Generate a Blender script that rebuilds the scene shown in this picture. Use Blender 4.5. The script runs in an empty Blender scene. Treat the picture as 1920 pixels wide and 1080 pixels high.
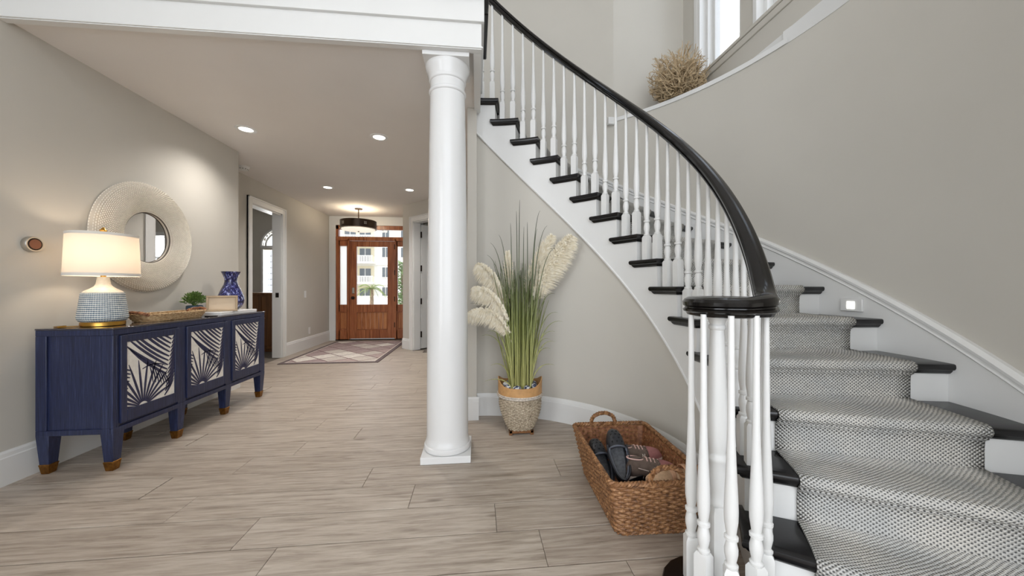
import bpy, bmesh, math, random
from mathutils import Matrix, Vector
random.seed(7)
PI = math.pi
scene = bpy.context.scene
COL = scene.collection

# ------------------------------------------------------------------ camera
CAM_H = 1.0414
cam_d = bpy.data.cameras.new('camera')
cam_d.sensor_width = 36.0
cam_d.lens = 664.4 / 1920 * 36.0
cam_d.clip_start = 0.05
cam_d.clip_end = 300
cam = bpy.data.objects.new('camera', cam_d)
COL.objects.link(cam)
cam.location = (0, 0, CAM_H)
cam.rotation_euler = (PI / 2, 0, -0.0992)
scene.camera = cam

# ------------------------------------------------------------------ world, sun, fill and window light, exposure
world = bpy.data.worlds.new('sky'); scene.world = world
world.use_nodes = True
bg = world.node_tree.nodes['Background']
bg.inputs[0].default_value = (0.80, 0.88, 1.0, 1)
bg.inputs[1].default_value = 2.3

def lamp(name, kind, loc, rot, energy, color=(1, 1, 1), size=1.0, size_y=None, **kw):
    d = bpy.data.lights.new(name, kind); d.energy = energy; d.color = color
    if kind == 'AREA':
        d.size = size
        if size_y: d.shape = 'RECTANGLE'; d.size_y = size_y
    elif kind == 'SUN': d.angle = size
    else: d.shadow_soft_size = size
    for k, v in kw.items(): setattr(d, k, v)
    o = bpy.data.objects.new(name, d); COL.objects.link(o)
    o.location = loc; o.rotation_euler = rot
    return o
lamp('sun', 'SUN', (-8, -10, 20), (math.radians(42), 0, math.radians(-32)), 3.4, (1, .96, .9), math.radians(.6))
# added fill lamps at unseen windows, behind and left of the camera
lamp('fill_back', 'AREA', (0.4, -3.85, 1.75), (PI / 2, 0, 0), 98, (.97, .985, 1.0), 4.6, 2.9)
lamp('fill_back_high', 'AREA', (0.2, -3.85, 4.25), (PI / 2 - .35, 0, 0), 40, (.97, .985, 1.0), 4.6, 1.6)
lamp('fill_left', 'AREA', (-2.47, -1.85, 1.75), (PI / 2, 0, -PI / 2), 82, (.97, .985, 1.0), 2.7, 2.9)
lamp('daylight_left_room_window', 'AREA', (-3.84, 7.62, 1.45), (PI / 2, 0, PI), 42, (.97, .985, 1.0), .62, 1.4)
lamp('daylight_side_room_window', 'AREA', (1.9, 8.78, 1.55), (PI / 2, 0, PI), 34, (.97, .985, 1.0), 1.15, 1.25)
scene.view_settings.view_transform = 'Standard'
scene.view_settings.look = 'None'
scene.view_settings.exposure = 0.0
scene.view_settings.gamma = 1.0
scene.view_settings.use_curve_mapping = False

# ------------------------------------------------------------------ helpers
def srgb(r, g, b):
    f = lambda c: (c / 255 / 12.92) if c / 255 <= .04045 else ((c / 255 + .055) / 1.055) ** 2.4
    return (f(r), f(g), f(b), 1)

class NT:
    def __init__(s, name):
        s.m = bpy.data.materials.new(name); s.m.use_nodes = True
        s.t = s.m.node_tree; s.b = s.t.nodes['Principled BSDF']
    def n(s, kind, **kw):
        x = s.t.nodes.new(kind)
        for k, v in kw.items():
            if isinstance(k, str) and hasattr(x, k) and k not in ('inputs',): setattr(x, k, v)
        return x
    def l(s, a, b): s.t.links.new(a, b)
    def coord(s, kind='Object', scale=(1, 1, 1), rot=(0, 0, 0), rnd=False):
        tc = s.n('ShaderNodeTexCoord'); mp = s.n('ShaderNodeMapping')
        mp.inputs['Scale'].default_value = scale; mp.inputs['Rotation'].default_value = rot
        src = tc.outputs[kind]
        if rnd:
            oi = s.n('ShaderNodeObjectInfo'); va = s.n('ShaderNodeVectorMath', operation='MULTIPLY_ADD')
            va.inputs[1].default_value = (37.0, 53.0, 11.0)
            s.l(oi.outputs['Random'], va.inputs[0]); s.l(src, va.inputs[2]); src = va.outputs[0]
        s.l(src, mp.inputs['Vector']); return mp.outputs[0]
    def noise(s, vec, scale=5, detail=4, rough=.55, dist=0.0):
        x = s.n('ShaderNodeTexNoise'); x.inputs['Scale'].default_value = scale
        x.inputs['Detail'].default_value = detail; x.inputs['Roughness'].default_value = rough
        x.inputs['Distortion'].default_value = dist
        s.l(vec, x.inputs['Vector']); return x.outputs['Fac']
    def ramp(s, fac, stops, interp='LINEAR'):
        r = s.n('ShaderNodeValToRGB'); cr = r.color_ramp; cr.interpolation = interp
        while len(cr.elements) < len(stops): cr.elements.new(.5)
        for e, (p, c) in zip(cr.elements, stops): e.position = p; e.color = c
        s.l(fac, r.inputs[0]); return r.outputs[0]
    def math(s, op, a, b=None):
        x = s.n('ShaderNodeMath', operation=op)
        for i, v in enumerate((a, b)):
            if v is None: continue
            if isinstance(v, (int, float)): x.inputs[i].default_value = v
            else: s.l(v, x.inputs[i])
        return x.outputs[0]
    def mix(s, fac, a, b, blend='MIX'):
        x = s.n('ShaderNodeMix', data_type='RGBA', blend_type=blend)
        for i, v in ((0, fac), (6, a), (7, b)):
            if isinstance(v, (int, float)): x.inputs[i].default_value = v
            elif isinstance(v, tuple): x.inputs[i].default_value = v
            else: s.l(v, x.inputs[i])
        return x.outputs[2]
    def bump(s, h, strength=.3, dist=.01):
        x = s.n('ShaderNodeBump'); x.inputs['Strength'].default_value = strength
        x.inputs['Distance'].default_value = dist
        s.l(h, x.inputs['Height']); s.l(x.outputs[0], s.b.inputs['Normal'])
    def col(s, c):
        if isinstance(c, tuple): s.b.inputs['Base Color'].default_value = c
        else: s.l(c, s.b.inputs['Base Color'])
    def set(s, rough=.5, metal=0, spec=.5, trans=0, emis=None, es=0, coat=0):
        s.b.inputs['Roughness'].default_value = rough; s.b.inputs['Metallic'].default_value = metal
        s.b.inputs['Specular IOR Level'].default_value = spec
        s.b.inputs['Transmission Weight'].default_value = trans
        s.b.inputs['Coat Weight'].default_value = coat
        if emis: s.b.inputs['Emission Color'].default_value = emis; s.b.inputs['Emission Strength'].default_value = es
        return s.m

def simple(name, c, rough=.5, metal=0, spec=.5, var=.04, nscale=6, bscale=0, bstr=.1, coat=0, **kw):
    k = NT(name); v = k.coord()
    d = tuple(max(0, x * (1 - var * 2)) for x in c[:3]) + (1,); e = tuple(min(1, x * (1 + var)) for x in c[:3]) + (1,)
    k.col(k.ramp(k.noise(v, nscale, 3), [(.3, d), (.7, e)]))
    if bscale: k.bump(k.noise(v, bscale, 2), bstr, .003)
    return k.set(rough, metal, spec, coat=coat, **kw)

WALLC = srgb(199, 195, 186)
M = {}
M['wall'] = simple('wall_paint', WALLC, .75, spec=.25, var=.012, nscale=2, bscale=350, bstr=.03)
M['ceiling'] = simple('ceiling_paint', srgb(228, 224, 220), .85, spec=.2, var=.01, nscale=2)
M['white'] = simple('white_trim_paint', srgb(225, 225, 223), .35, var=.01, nscale=3)
M['column'] = simple('white_column_paint', srgb(222, 222, 221), .22, var=.006, nscale=2)
M['black'] = simple('black_lacquer', srgb(20, 19, 20), .24, var=.12, nscale=30, spec=.45)
M['rail'] = simple('black_rail_lacquer', srgb(15, 13, 12), .16, var=.2, nscale=25, spec=.45)
M['plaster'] = simple('outer_shell', srgb(190, 186, 178), .9, var=.01)

def m_plank():
    k = NT('grey_oak_plank'); v = k.coord('Object', (1, 1, 1), rnd=True)
    mp = k.n('ShaderNodeMapping'); mp.inputs['Scale'].default_value = (1.1, 15, 1); k.l(v, mp.inputs[0])
    g = k.noise(mp.outputs[0], 3.2, 6, .62, .6)
    c = k.ramp(g, [(.28, srgb(142, 129, 116)), (.45, srgb(176, 163, 149)), (.58, srgb(192, 180, 166)), (.75, srgb(203, 193, 181))])
    mp2 = k.n('ShaderNodeMapping'); mp2.inputs['Scale'].default_value = (5, 60, 1); k.l(v, mp2.inputs[0])
    fine = k.noise(mp2.outputs[0], 3, 3, .6)
    c = k.mix(.35, c, k.ramp(fine, [(.3, (.55, .52, .5, 1)), (.7, (1, 1, 1, 1))]), 'MULTIPLY')
    oi = k.n('ShaderNodeObjectInfo')
    tone = k.ramp(oi.outputs['Random'], [(0, (.90, .89, .885, 1)), (1, (1.0, 1.0, 1.0, 1))])
    c = k.mix(1.0, c, tone, 'MULTIPLY')
    vo = k.n('ShaderNodeTexVoronoi'); mp3 = k.n('ShaderNodeMapping'); mp3.inputs['Scale'].default_value = (1.6, 5.5, 1)
    k.l(v, mp3.inputs[0]); k.l(mp3.outputs[0], vo.inputs['Vector']); vo.inputs['Scale'].default_value = .9
    kn = k.ramp(vo.outputs['Distance'], [(.0, (.35, .32, .3, 1)), (.035, (.55, .52, .5, 1)), (.075, (1, 1, 1, 1))])
    c = k.mix(.8, c, kn, 'MULTIPLY')
    k.col(c); k.bump(fine, .05, .002)
    return k.set(.42, spec=.4)
M['plank'] = m_plank()
M['grout'] = simple('floor_joint', srgb(112, 104, 96), .9)

def m_grain(name, stops, scale=(30, 30, 1.6), rough=.35, coat=.2, fine=.3):
    k = NT(name); v = k.coord('Object', scale, rnd=True)
    g = k.noise(v, 1.0, 5, .6, 1.2)
    c = k.ramp(g, stops)
    k.col(c); k.bump(g, .06, .002)
    return k.set(rough, coat=coat)
M['mahogany'] = m_grain('mahogany', [(.3, srgb(120, 62, 32)), (.5, srgb(160, 92, 52)), (.72, srgb(188, 120, 74))])
M['mahogany_panel'] = m_grain('mahogany_panel', [(.3, srgb(140, 78, 40)), (.5, srgb(176, 110, 62)), (.72, srgb(200, 138, 86))])
M['brown_wood'] = m_grain('brown_cabinet_wood', [(.3, srgb(92, 56, 26)), (.6, srgb(128, 84, 44))], rough=.45)

def m_navy():
    k = NT('navy_grasscloth'); v = k.coord('Object', (170, 170, 5))
    g = k.noise(v, 1.0, 4, .7)
    v2 = k.coord('Object', (420, 420, 14)); g2 = k.noise(v2, 1.0, 2, .6)
    c = k.ramp(g, [(.3, srgb(22, 27, 50)), (.55, srgb(37, 45, 78)), (.8, srgb(72, 83, 118))])
    c = k.mix(.3, c, k.ramp(g2, [(.35, (.5, .5, .55, 1)), (.65, (1.1, 1.1, 1.1, 1))]), 'MULTIPLY')
    k.col(c); k.bump(g, .18, .003)
    return k.set(.38, spec=.5)
M['navy'] = m_navy()
M['navy_leaf'] = simple('navy_leaf_inlay', srgb(44, 46, 78), .45, var=.15, nscale=40)
M['ivory'] = simple('ivory_inlay', srgb(234, 230, 222), .5, var=.05, nscale=60)
M['bronze'] = simple('aged_brass', srgb(150, 104, 48), .35, metal=.9, var=.2, nscale=60)
M['gold'] = simple('polished_gold', srgb(206, 160, 78), .28, metal=1, var=.08, nscale=20)
M['glasstop'] = simple('console_top_lacquer', srgb(58, 56, 66), .08, var=.05, coat=.8)

def m_carpet():
    k = NT('grey_woven_runner'); tc = k.n('ShaderNodeTexCoord'); sp = k.n('ShaderNodeSeparateXYZ')
    vn = k.n('ShaderNodeTexNoise'); vn.inputs['Scale'].default_value = 30
    k.l(tc.outputs['UV'], vn.inputs['Vector'])
    add = k.n('ShaderNodeVectorMath', operation='MULTIPLY_ADD'); add.inputs[1].default_value = (.007, .007, 0)
    k.l(vn.outputs['Color'], add.inputs[0]); k.l(tc.outputs['UV'], add.inputs[2])
    k.l(add.outputs[0], sp.inputs[0])
    f1, f2 = 2 * PI / .0155, 2 * PI / .0140
    a = k.math('COSINE', k.math('MULTIPLY', sp.outputs[0], f1)); b = k.math('COSINE', k.math('MULTIPLY', sp.outputs[1], f2))
    h = k.math('MULTIPLY', a, b)
    g = k.noise(tc.outputs['UV'], 5, 3); g3 = k.noise(tc.outputs['UV'], 240, 2)
    hh = k.math('ADD', k.math('MULTIPLY', h, .5), k.math('ADD', k.math('MULTIPLY', g3, .5), .25))
    light = k.ramp(g, [(.35, srgb(196, 196, 193)), (.7, srgb(216, 212, 204))])
    c = k.mix(k.ramp(hh, [(.20, (0, 0, 0, 1)), (.42, (1, 1, 1, 1))]), srgb(104, 104, 104), light)
    k.col(c); k.bump(h, .7, .005)
    return k.set(.95, spec=.1)
M['carpet'] = m_carpet()

# mesh builder ------------------------------------------------------
class MB:
    def __init__(s): s.v = []; s.f = []; s.uv = None
    def add(s, vs, fs):
        o = len(s.v); s.v += [tuple(p) for p in vs]; s.f += [tuple(i + o for i in q) for q in fs]; return s
    def box(s, x0, x1, y0, y1, z0, z1, mat=None):
        vs = [Vector((x, y, z)) for z in (z0, z1) for y in (y0, y1) for x in (x0, x1)]
        if mat: vs = [mat @ p for p in vs]
        return s.add(vs, [(0, 2, 3, 1), (4, 5, 7, 6), (0, 1, 5, 4), (2, 6, 7, 3), (0, 4, 6, 2), (1, 3, 7, 5)])
    def rings(s, rs, closed=True, cap=True, wrap=False):
        n = len(rs[0]); vs = [p for r in rs for p in r]; fs = []
        m = len(rs)
        for i in range(m if wrap else m - 1):
            i2 = (i + 1) % m
            for j in range(n if closed else n - 1):
                k = (j + 1) % n
                fs.append((i * n + j, i * n + k, i2 * n + k, i2 * n + j))
        if cap and not wrap:
            fs.append(tuple(reversed(range(n)))); fs.append(tuple(range((m - 1) * n, m * n)))
        return s.add(vs, fs)
    def lathe(s, prof, c=(0, 0, 0), seg=24, mat=None, cap=True, ang=None):
        rs = []
        for r, z in prof:
            q = [Vector((c[0] + r * math.cos(2 * PI * j / seg), c[1] + r * math.sin(2 * PI * j / seg), c[2] + z)) for j in range(seg)]
            if mat: q = [mat @ p for p in q]
            rs.append(q)
        return s.rings(rs, True, cap)
    def tube(s, pts, rad, sides=6, cap=True, closed=False, flat=1.0):
        pts = [Vector(p) for p in pts]; n = len(pts)
        rads = rad if isinstance(rad, (list, tuple)) else [rad] * n
        rs = []; up = None
        for i, p in enumerate(pts):
            if closed: t = pts[(i + 1) % n] - pts[i - 1]
            else: t = pts[min(i + 1, n - 1)] - pts[max(i - 1, 0)]
            if t.length < 1e-9: t = Vector((0, 0, 1))
            t.normalize()
            if up is None:
                up = Vector((0, 0, 1)) if abs(t.z) < .9 else Vector((1, 0, 0))
            x = t.cross(up)
            if x.length < 1e-6: x = t.orthogonal()
            x.normalize(); y = x.cross(t); up = y
            rs.append([p + x * math.cos(2 * PI * j / sides) * rads[i] + y * math.sin(2 * PI * j / sides) * rads[i] * flat for j in range(sides)])
        return s.rings(rs, True, cap and not closed, closed)
    def prism(s, poly, z0, z1, mat=None):
        a = [Vector((x, y, z0)) for x, y in poly]; b = [Vector((x, y, z1)) for x, y in poly]
        if mat: a = [mat @ p for p in a]; b = [mat @ p for p in b]
        return s.rings([a, b])
    def quadgrid(s, fn, nu, nv):
        vs = [fn(i / nu, j / nv) for i in range(nu + 1) for j in range(nv + 1)]
        fs = [(i * (nv + 1) + j, (i + 1) * (nv + 1) + j, (i + 1) * (nv + 1) + j + 1, i * (nv + 1) + j + 1) for i in range(nu) for j in range(nv)]
        return s.add(vs, fs)
    def mesh(s, name, mat, smooth=True, ang=.7):
        me = bpy.data.meshes.new(name); me.from_pydata(s.v, [], s.f); me.update()
        bm = bmesh.new(); bm.from_mesh(me); bmesh.ops.recalc_face_normals(bm, faces=bm.faces); bm.to_mesh(me); bm.free()
        me.materials.append(mat)
        if smooth:
            me.polygons.foreach_set('use_smooth', [True] * len(me.polygons)); me.set_sharp_from_angle(angle=ang)
        return me
    def build(s, name, mat, parent=None, smooth=True, bevel=0, ang=.7, seg=2):
        o = bpy.data.objects.new(name, s.mesh(name, mat, smooth, ang)); COL.objects.link(o)
        if bevel:
            b = o.modifiers.new('bevel', 'BEVEL'); b.width = bevel; b.segments = seg; b.limit_method = 'ANGLE'; b.angle_limit = .6
        if parent: attach(o, parent)
        return o

def attach(o, parent):
    o.parent = parent
    p = parent; w = Matrix.Identity(4); chain = []
    while p: chain.append(p); p = p.parent
    for q in reversed(chain): w = w @ q.matrix_parent_inverse @ Matrix.LocRotScale(q.location, q.rotation_euler, q.scale)
    o.matrix_parent_inverse = w.inverted()

def root(name, loc, label, cat, group=None):
    o = bpy.data.objects.new(name, None); COL.objects.link(o); o.location = loc; o.empty_display_size = .05
    return tag(o, label, cat, group)
def tag(o, label, cat, group=None, kind=None):
    o['label'] = label; o['category'] = cat
    if group: o['group'] = group
    if kind: o['kind'] = kind
    return o
def struct(o, label, cat): return tag(o, label, cat, None, 'structure')
def place(r, loc, rot=(0, 0, 0), scale=1.0):
    r.location = loc; r.rotation_euler = rot; r.scale = (scale,) * 3; return r

# ------------------------------------------------------------------ stair geometry constants
CX, CY = -0.0076, 1.7635
A0, DA = -0.7883, 0.1463
RISE, Z0 = 0.17, 0.03
R1, RS, RW = 1.1077, 1.140, 1.155          # tread return tip, stringer face, wall under the stair
R2 = 2.14                                   # outer curved wall
an = lambda n: A0 + DA * n
tz = lambda n: Z0 + RISE * n
def cyl(r, a, z): return Vector((CX + r * math.cos(a), CY + r * math.sin(a), z))
CEIL = 2.467; UPZ = 2.75; TOP = 5.3
SL, SH = -2.485, -2.908                     # left wall, recessed hall wall
TF = 7.34                                   # front door wall

# ------------------------------------------------------------------ floor
fl = MB().box(-6.6, 3.6, -4.1, 9.5, -.12, -.007).build('floor', M['grout'])
struct(fl, 'grey washed wood plank floor of the entry hall', 'floor')
PW, PL, GAP = .205, 1.062, .003
phases = {-1: -.795, 0: -.975, 1: -1.385, 2: -.596, 3: -.30, 4: -1.14, 5: -.845, 6: -1.185}
plank_cache = {}
def plank_mesh(L, W):
    key = (round(L, 2), round(W, 2))
    if key not in plank_cache:
        L, W = key; c = .0022
        rs = [[Vector((x0, y0, z)), Vector((x1, y0, z)), Vector((x1, y1, z)), Vector((x0, y1, z))]
              for z, x0, x1, y0, y1 in ((-.01, 0, L, 0, W), (-c * .5, 0, L, 0, W), (0, c, L - c, c, W - c))]
        plank_cache[key] = MB().rings(rs).mesh('plank', M['plank'], smooth=False)
    return plank_cache[key]
for row in range(-9, 31):
    t0 = 1.514 + PW * row
    if t0 > TF: break
    ph = phases.get(row, random.uniform(-1, 0))
    lo = SL if t0 < 3.88 else SH
    hi = 1.75 if t0 < 2.9 else (-.08 if t0 < 5.05 else min(-.08, 5.0 - t0 - .05))
    if t0 > 6.2: hi = -1.28
    if t0 < 1.9: hi = 1.5
    k = -6
    while True:
        x0, x1 = ph + PL * k, ph + PL * (k + 1) - GAP; k += 1
        if x1 < lo + .02: continue
        if x0 > hi - .02: break
        x0 = max(x0, lo); x1 = min(x1, hi)
        w = PW - GAP
        if t0 + w > TF: w = TF - t0
        o = bpy.data.objects.new('plank', plank_mesh(x1 - x0, w)); COL.objects.link(o)
        o.location = (x0, t0, 0); o.parent = fl

# ------------------------------------------------------------------ walls
def wallobj(name, mb, label, mat='wall'):
    return struct(mb.build(name, M[mat], smooth=False), label, 'wall')
w = MB(); w.box(-3.4, SL, -4.0, -3.25, 0, TOP); w.box(-3.4, SL, -.45, 2.3, 0, TOP); w.box(-3.4, SL, -3.25, -.45, 0, .25); w.box(-3.4, SL, -3.25, -.45, 3.25, TOP); w.box(-3.4, SL, 2.3, 3.98, 0, CEIL + .05)  # opening behind the camera is added to suit the left fill lamp
wallobj('wall_left', w, 'greige painted wall behind the navy console')
D0, D1, DT = 4.895, 5.62, 2.14
w = MB(); w.box(-3.03, SH, 3.98, D0, 0, CEIL + .05); w.box(-3.03, SH, D1, 7.5, 0, CEIL + .05); w.box(-3.03, SH, D0, D1, DT, CEIL + .05)
wallobj('wall_hall_left', w, 'greige hall wall with the cased doorway')
FL, FR, FT = -2.78, -1.39, 2.29
w = MB(); w.box(-3.03, FL, TF, TF + .14, 0, CEIL + .05); w.box(FR, -1.1, TF, TF + .14, 0, CEIL + .05); w.box(FL, FR, TF, TF + .14, FT, CEIL + .05)
wallobj('wall_front', w, 'white wall surrounding the wooden front door', 'white')
w = MB(); w.box(-1.27, -1.17, 6.28, TF, 0, CEIL + .05)
wallobj('wall_alcove_right', w, 'short greige wall right of the front door alcove')
# diagonal wall with a doorway: local frame x along the wall, y into the room behind
DG = Matrix.Translation((-1.27, 6.28, 0)) @ Matrix.Rotation(-PI / 4, 4, 'Z')
K0, K1, KT, KE = .31, 1.17, 2.15, 1.693
w = MB(); w.box(0, K0, 0, .12, 0, CEIL + .05, DG); w.box(K1, KE, 0, .12, 0, CEIL + .05, DG); w.box(K0, K1, 0, .12, KT, CEIL + .05, DG)
wallobj('wall_diagonal', w, 'angled greige wall with an open white door behind the column')
w = MB(); w.box(-.073, 0.0, 2.82, 5.09, 0, CEIL - .001)
wallobj('wall_hall_right', w, 'narrow wall end between column and staircase')
# wall under the stair (curved), outer curved wall
def zb(n): return max(tz(n) - .465, 0.0)
N90 = (PI / 2 - A0) / DA
w = MB(); rs = []
for i in range(61):
    n = 2.3 + (N90 - 2.3) * i / 60; a = an(n); h = max(zb(n) + .05, .02)
    rs.append([cyl(RW, a, 0), cyl(RW, a, h), cyl(RW + .06, a, h), cyl(RW + .06, a, 0)])
w.rings(rs); o = w.build('wall_under_stair', M['wall']); struct(o, 'curved pale wall below the staircase stringer', 'wall')
AL = 0.8808                                  # angle where the ledge ends and the full height wall begins
w = MB(); rs = []
for i in range(49):
    a = -.77 + (AL + .77) * i / 48
    rs.append([cyl(R2, a, 0), cyl(R2, a, 2.70), cyl(R2 + .12, a, 2.70), cyl(R2 + .12, a, 0)])
w.rings(rs)
rs = []
for i in range(33):
    a = AL + (2.5 - AL) * i / 32
    zz = 0 if a < PI / 2 + .01 else UPZ
    rs.append([cyl(R2, a, zz), cyl(R2, a, TOP), cyl(R2 + .12, a, TOP), cyl(R2 + .12, a, zz)])
w.rings(rs)
o = w.build('wall_stair_outer', M['wall']); struct(o, 'tall curved greige wall along the outside of the stairs', 'wall')
# window wall above the ledge, with two openings, niche return
SW = 2.09; WZ0, WZ1 = 3.037, 4.85
wins = [(2.629, 3.167), (1.925, 2.489), (1.22, 1.785)]
w = MB(); w.box(SW, SW + .2, .2, 3.62, 2.787, WZ0); w.box(SW, SW + .2, .2, 3.62, WZ1, TOP)
edges = [.2] + [q for a in sorted(wins) for q in a] + [3.62]
for i in range(0, len(edges), 2): w.box(SW, SW + .2, edges[i], edges[i + 1], WZ0, WZ1)
wallobj('wall_window', w, 'greige upper wall holding the tall stair windows')
pz = cyl(R2, AL, 0)
w = MB(); w.box(pz.x, SW, pz.y, pz.y + .12, 2.70, TOP)
wallobj('wall_niche', w, 'pale wall at the end of the window ledge')
# ledge cap: from the curved edge back to the walls
w = MB()
poly_f = []; 
for i in range(33):
    a = .20 + (AL - .20) * i / 32; p = cyl(R2 - .012, a, 0); poly_f.append((p.x, p.y))
poly = poly_f + [(SW - .004, pz.y)]
w.prism(poly, 2.693, 2.728)
rs = []
for i in range(33):                          # soffit band where the curve bulges past the window wall
    a = -.77 + (.215 + .77) * i / 32; zz = 2.787
    q_ = cyl(R2, a, 0).y; rs.append([cyl(R2 - .004, a, 2.693), Vector((min(SW - .004, cyl(R2 - .006, a, 0).x), q_, zz)), Vector((SW + .02, q_, zz)), cyl(R2 + .05, a, 2.70)])
w.rings(rs)
w.box(SW, SW + .2, cyl(R2, .215, 0).y, pz.y, 2.70, 2.787)
q = cyl(R2 - .02, AL, 0); w.box(q.x - .05, q.x + .02, q.y - .02, q.y + .02, 2.66, 2.728)
struct(w.build('trim_ledge', M['white'], ang=.3), 'white curved ledge cap under the stair windows', 'ledge')
# shell behind the camera, upper ceiling
w = MB()
w.box(-3.4, 3.6, -4.1, -3.95, 0, .3); w.box(-3.4, 3.6, -4.1, -3.95, 3.3, 3.4); w.box(-3.4, 3.6, -4.1, -3.95, 5.1, TOP)
for x0, x1 in ((-3.4, -2.0), (.3, .5), (2.8, 3.6)): w.box(x0, x1, -4.1, -3.95, .3, 5.1)  # openings between these posts are added for the back fill lamps
wallobj('wall_back', w, 'living room wall with added window openings opposite the stairs')
w = MB(); w.box(3.45, 3.6, -3.95, .36, 0, TOP); w.box(1.53, 3.45, .24, .36, 0, 2.70); w.box(2.02, 3.45, .24, .36, 2.7, TOP)
wallobj('wall_right', w, 'greige wall to the right beyond the bottom stair')
struct(MB().box(-3.4, 3.6, -4.1, .3, TOP, TOP + .1).box(-3.4, 2.29, .3, 6.0, TOP, TOP + .1).build('ceiling_upper', M['ceiling']), 'high white ceiling over the stair hall', 'ceiling')
struct(MB().box(-3.4, 0.0, 2.135, 7.5, CEIL, CEIL + .08).build('ceiling', M['ceiling']), 'flat ceiling of the entry hall', 'ceiling')
struct(MB().box(-3.4, 0.0, 2.14, 6.0, CEIL + .08, UPZ).build('floor_upper', M['ceiling']), 'upper landing floor above the entry hall', 'floor')
w = MB(); w.box(-3.4, .6, 5.9, 6.0, UPZ, TOP)
wallobj('wall_upper_back', w, 'far wall of the upper landing')

# ------------------------------------------------------------------ fascia (beam) with boards
fr = root('trim_beam', (-1.2, 2.2, 2.44), 'white layered beam across the hall opening above the column', 'beam'); fr['kind'] = 'structure'
MB().box(SL, .028, 2.10, 2.14, 2.462, 2.605).build('lower_board', M['white'], fr, bevel=.002)
MB().box(SL, .044, 2.08, 2.14, 2.60, 2.735).build('upper_board', M['white'], fr, bevel=.002)
w = MB()
for z0, z1, d in ((2.448, 2.455, .0), (2.453, 2.461, .008), (2.459, 2.468, .004)):
    w.box(SL, .028 + d, 2.10 - d, 2.14, z0, z1)
w.build('bottom_moulding', M['white'], fr, bevel=.0015)
MB().box(-.02, .028, 2.14, 2.86, 2.448, 2.605).build('return_board', M['white'], fr, bevel=.002)
MB().box(-.02, .044, 2.14, 2.86, 2.60, 2.735).build('return_upper_board', M['white'], fr, bevel=.002)
w = MB(); w.box(SL, .072, 2.05, 2.2, 2.735, 2.765); w.box(-.05, .072, 2.2, 2.64, 2.735, 2.765)
w.build('landing_nosing', M['black'], fr, bevel=.008)

# ------------------------------------------------------------------ baseboards and casings
def base_profile(h=.18, d=.018):
    return [(0, 0), (d, 0), (d, h - .035), (d - .004, h - .03), (d - .006, h - .012), (d - .012, h), (0, h)]
def baseboard(name, p0, p1, nrm, label, h=.18):
    p0, p1, nrm = Vector(p0 + (0,)), Vector(p1 + (0,)), Vector(nrm + (0,)).normalized()
    rs = [[p + nrm * d + Vector((0, 0, z)) for d, z in base_profile(h)] for p in (p0, p1)]
    return struct(MB().rings(rs).build(name, M['white'], smooth=False), label, 'baseboard')
baseboard('baseboard_left', (SL, -3.9), (SL, 3.98), (1, 0), 'white baseboard along the wall behind the console')
baseboard('baseboard_hall', (SH, 5.71), (SH, TF - .02), (1, 0), 'white baseboard in the hall below the light switch', .2)
baseboard('baseboard_hall_near', (SH, 3.98), (SH, 4.80), (1, 0), 'white baseboard between console wall and doorway')
baseboard('baseboard_diagonal', tuple((DG @ Vector((0, 0, 0)))[:2]), tuple((DG @ Vector((K0 - .09, 0, 0)))[:2]), (-1, -1), 'white baseboard left of the angled door')
o = MB().rings([[Vector((x, 2.82 - d, z)) for d, z in base_profile()] for x in (-.073, .016)]).build('baseboard_pier', M['white'], smooth=False)
struct(o, 'short white baseboard on the wall end right of the column', 'baseboard')
rs = []
for i in range(41):
    n = 3.7 + (N90 - .06 - 3.7) * i / 40
    rs.append([cyl(RW - d, an(n), z) for d, z in base_profile()])
struct(MB().rings(rs).build('baseboard_stair', M['white'], ang=.4), 'curved white baseboard under the staircase', 'baseboard')

def casing(name, label, mat4, x0, x1, zt, wd=.085, d=.022):
    """door casing in a local frame: x along wall, -y out of the wall"""
    r = root(name, tuple(mat4 @ Vector(((x0 + x1) / 2, 0, 0))), label, 'door casing'); r['kind'] = 'structure'
    for a, b in ((x0 - wd, x0), (x1, x1 + wd)):
        w = MB(); w.box(a, b, -d, 0, 0, zt + wd, mat4)
        oe = a if a < x0 else b - .018
        w.box(oe, oe + .018, -d - .01, 0, 0, zt + wd, mat4)
        w.build('side_casing', M['white'], r, bevel=.003)
    w = MB(); w.box(x0, x1, -d, 0, zt, zt + wd, mat4); w.box(x0 - wd, x1 + wd, -d - .01, 0, zt + wd - .018, zt + wd, mat4)
    w.build('head_casing', M['white'], r, bevel=.003)
    for a, b in ((x0, x0 + .015), (x1 - .015, x1)): MB().box(a, b, -.002, .125, 0, zt, mat4).build('jamb', M['white'], r)
    MB().box(x0, x1, -.002, .125, zt - .015, zt, mat4).build('head_jamb', M['white'], r)
    return r
HG = Matrix.Translation((SH, 0, 0)) @ Matrix.Rotation(PI / 2, 4, 'Z')   # local x -> +t, local y -> -s
c1 = casing('trim_doorway', 'white casing of the doorway in the left hall wall', HG, D0, D1, DT)
MB().box(D1 - .019, D1 - .015, .03, .075, .90, .97, HG).build('strike_plate', simple('dark_bronze', srgb(40, 34, 30), .4, metal=.6), c1)
casing('trim_angled_doorway', 'white casing of the angled doorway beside the column', DG, K0, K1, KT)
r = root('trim_front_casing', ((FL + FR) / 2, TF, 0), 'flat white casing framing the wooden front door', 'door casing'); r['kind'] = 'structure'
MB().box(SH + .004, FL, TF - .02, TF, 0, FT).build('side_casing', M['white'], r, bevel=.002)
MB().box(FR, -1.274, TF - .02, TF, 0, FT).build('side_casing', M['white'], r, bevel=.002)
MB().box(SH + .004, -1.274, TF - .02, TF, FT, FT + .12).build('head_casing', M['white'], r, bevel=.002)

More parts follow.
